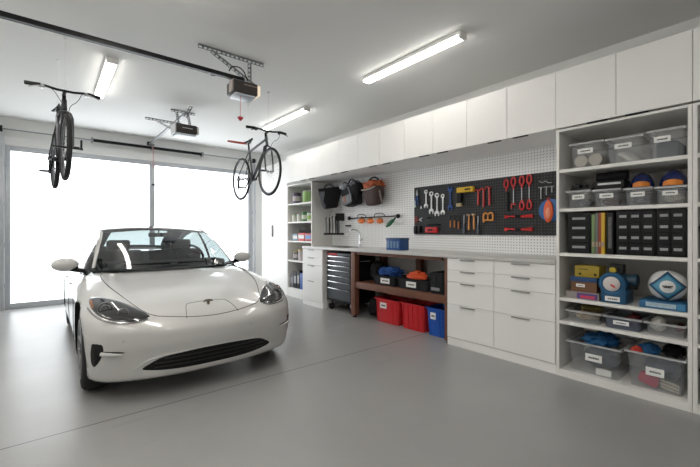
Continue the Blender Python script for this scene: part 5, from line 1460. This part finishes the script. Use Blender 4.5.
p = TP(432.5, 227, 232.8); t = thing('tool_case', 'flat red case at the bottom of the black board', 'case', p.loc())
m = MB(); m.box(XT - .04, XT - .003, p.y - .10, p.y + .10, p.zb, p.zt, bev=.012, seg=3); m.build('case', M_red, t)
m = MB(); m.box(XT - .043, XT - .0402, p.y - .03, p.y + .05, p.zc - .012, p.zc + .012); m.build('label_panel', M_dark, t)
# orange screwdrivers
M_od = mat('driver_orange', (.48, .17, .06), .45)
for k, (px_, a, b) in enumerate(((451.3, 215.5, 227.5), (455.2, 215, 228), (459.3, 216.5, 229))):
    p = TP(px_, a, b); t = thing('screwdriver', ['left', 'middle', 'right'][k] + ' small orange screwdriver of three in lower row', 'screwdriver', p.loc(), 'orange screwdrivers'); h = p.h / 2
    m = MB(); m.lathe(p.P(0, -h, .012), (0, 0, 1), [(0, 0), (.010, .003), (.013, h * .3), (.010, h * .9), (.012, h * 1.1), (.006, h * 1.2), (0, h * 1.2)], 14); m.build('handle', M_od, t)
    m = MB(); p.bar(m, 0, h * .2, 0, h, .0045, d=.012); p.bar(m, -.018, h * .86, .018, h * .86, .007, d=.012); m.build('tip', M_dark, t)
M_gb = mat('grip_greyblue', (.10, .13, .17), .4)
for k, (px_, a, b) in enumerate(((464.9, 215, 234), (478.9, 216, 234))):
    p = TP(px_, a, b); t = thing('screwdriver', ['grey-blue long driver between the orange tools, left one', 'grey-blue long driver right of the orange hammers'][k], 'screwdriver', p.loc(), 'grey drivers'); h = p.h / 2
    m = MB(); m.lathe(p.P(0, -h, .014), (0, 0, 1), [(0, 0), (.012, .004), (.015, h * .4), (.011, h * .95), (.013, h * 1.05), (0, h * 1.08)], 14); m.build('handle', M_gb, t)
    m = MB(); p.bar(m, 0, h * .06, 0, h, .005, d=.014); m.build('shaft', M_steel, t)
for k, (px_, a, b) in enumerate(((469.7, 213.5, 230), (474.8, 213, 229.5))):
    p = TP(px_, a, b); t = thing('hammer', ['left', 'right'][k] + ' orange-handled hammer of the pair in lower row', 'hammer', p.loc(), 'orange hammers'); h = p.h / 2
    m = MB(); m.tube([p.P(0, -h, .013), p.P(0, -h * .2, .013), p.P(0, h * .7, .013)], [.012, .014, .009], 8); m.build('handle', mat('hammer_orange', (.62, .26, .07), .45), t)
    m = MB(); m.cyl(p.P(-.03, h * .82, .013), p.P(.022, h * .82, .013), .012); m.build('head', mat('hammer_head', (.45, .33, .22), .4, .3), t)
p = TP(488.6, 212, 223); t = thing('clamp', 'orange spring clamp at the right of lower row', 'clamp', p.loc())
m = MB(); h = p.h / 2
m.tube([p.P(-.055, -h * .9, .012), p.P(-.06, h * .6, .012), p.P(-.03, h * .9, .012), p.P(.0, h * .5, .012), p.P(.03, h * .9, .012), p.P(.065, h * .7, .012), p.P(.06, -h * .6, .012)], .011, 8, smooth=1); m.build('frame', mat('clamp_orange', (.72, .30, .06), .45), t)
m = MB(); p.bar(m, -.05, -h * .5, .06, -h * .5, .010, d=.012); p.bar(m, 0, -h * .5, 0, h * .4, .009, d=.012); m.build('jaw_bar', MATS['clamp_orange'], t)
# red ring-handled drivers
M_rr = mat('ring_red', (.60, .03, .03), .38)
for k, (px_, a, b, low) in enumerate(((507, 179.5, 191.5, 0), (514.2, 177.5, 208.5, 1), (522.6, 176.3, 210, 2), (530, 174.8, 209.5, 2))):
    p = TP(px_, a, b); h = p.h / 2
    t = thing('nut_driver', ['short red ring-handled driver at the left of its row', 'red ring-handled driver with small lower hook', 'red ring-handled driver with lower loop, left of pair', 'red ring-handled driver with lower loop, right of pair'][k], 'driver', p.loc(), 'red ring-handled drivers')
    m = MB(); rr_ = .026
    pts = [p.P(rr_ * .9 * math.cos(q), h - .05 + .048 * math.sin(q), .013) for q in [2 * PI * i / 16 for i in range(16)]]
    m.tube(pts, .0095, 8, True); p.bar(m, 0, h - .10, 0, h - .135 if k else -h, .009, d=.013); m.build('ring_handle', M_rr, t)
    if k:
        m = MB(); p.bar(m, 0, h - .13, 0, -h + (.08 if low == 2 else .04), .0042, d=.013); m.build('shaft', M_steel, t)
        m = MB()
        if low == 2:
            pts = [p.P(.024 * math.cos(q), -h + .045 + .042 * math.sin(q) + (.02 if math.sin(q) > .9 else 0), .013) for q in [2 * PI * i / 14 for i in range(14)]]
            m.tube(pts, .0095, 8, True)
        else:
            m.tube([p.P(-.02, -h, .013), p.P(-.024, -h + .05, .013), p.P(.01, -h + .06, .013), p.P(.022, -h + .035, .013)], .009, 8, smooth=1)
        m.build('lower_grip', M_rr, t)
p = TP(508.4, 191, 211.5); m = MB(); m.box(XT - .02, XT - .003, p.y - .012, p.y + .012, p.zb, p.zt - .01, bev=.003); tag(m.build('file_tool', M_black), 'black flat file hanging under the short red driver', 'file')
for k, (a, b) in enumerate(((214.8, 217.8), (227.3, 231))):
    p = TP(519, a, b); t = thing('hand_tool', ['long red tool lying level below the drivers, upper one', 'long red tool lying level near board bottom, lower one'][k], 'tool', p.loc(), 'long red tools')
    L0 = .5 * (yX(505, XT) - yX(533, XT)); m = MB()
    m.tube([p.P(-L0, -.012, .012), p.P(-L0 * .6, .004, .012), p.P(0, .0, .012), p.P(L0, .008, .012)], [.012, .009, .008, .011], 8, smooth=1)
    m.tube([p.P(-L0, .014, .012), p.P(-L0 * .6, .0, .012), p.P(0, -.006, .012), p.P(L0, -.012, .012)], [.008, .008, .008, .010], 8, smooth=1); m.build('handles', M_rr, t)
    m = MB(); p.bar(m, -.03, 0, .03, 0, .014, d=.016); m.build('joint', M_dark, t)
# silver bits
p = TP(545, 179.5, 184.5); m = MB(); m.tube([p.P(-.055, .012, .01), p.P(-.02, -.008, .01), p.P(.02, .012, .01), p.P(.03, -.012, .01), p.P(.07, -.014, .01)], .005, 6, smooth=1); tag(m.build('chain_hook', mat('dull_silver', (.38, .39, .38), .4, .5)), 'silver hook chain near the board top right corner', 'hook')
for k, (px_, a, b) in enumerate(((541.5, 187, 199), (547, 186.5, 195), (552.4, 186, 192.5))):
    p = TP(px_, a, b); h = p.h / 2; m = MB(); p.bar(m, 0, -h, 0, h - .006, .006, d=.01); p.bar(m, -.026, h - .006, .022, h - .006, .006, d=.01)
    tag(m.build('hex_key', MATS['dull_silver']), ['longest', 'middle', 'shortest'][k] + ' silver T-handle key above the blue disc', 'key', 'silver T-handle keys')
p = TP(551, 199, 221.5); t = thing('wall_disc', 'blue round disc with orange holder at board right end', 'disc', p.loc())
m = MB(); m.lathe(p.P(0, 0, 0), (-1, 0, 0), [(0, 0), (p.h / 2, 0), (p.h / 2, .010), (p.h / 2 - .01, .014), (0, .014)], 40); m.build('disc', mat('disc_blue', (.02, .12, .36), .4), t)
m = MB(); m.ell(p.P(-.012, -.012, .03), (.016, .048, .118)); m.build('orange_holder', mat('holder_orange', (.80, .12, .03), .35), t, angle=80)
m = MB(); m.ell(p.P(-.012, -.03, .043), (.008, .022, .06)); m.build('holder_face', mat('holder_pale', (.85, .32, .18), .35), t, angle=80)
m = MB(); m.ring(p.P(-.012, .118, .03), (1, 0, 0), .012, .004, 16, 6); m.build('hanging_loop', M_rr, t)
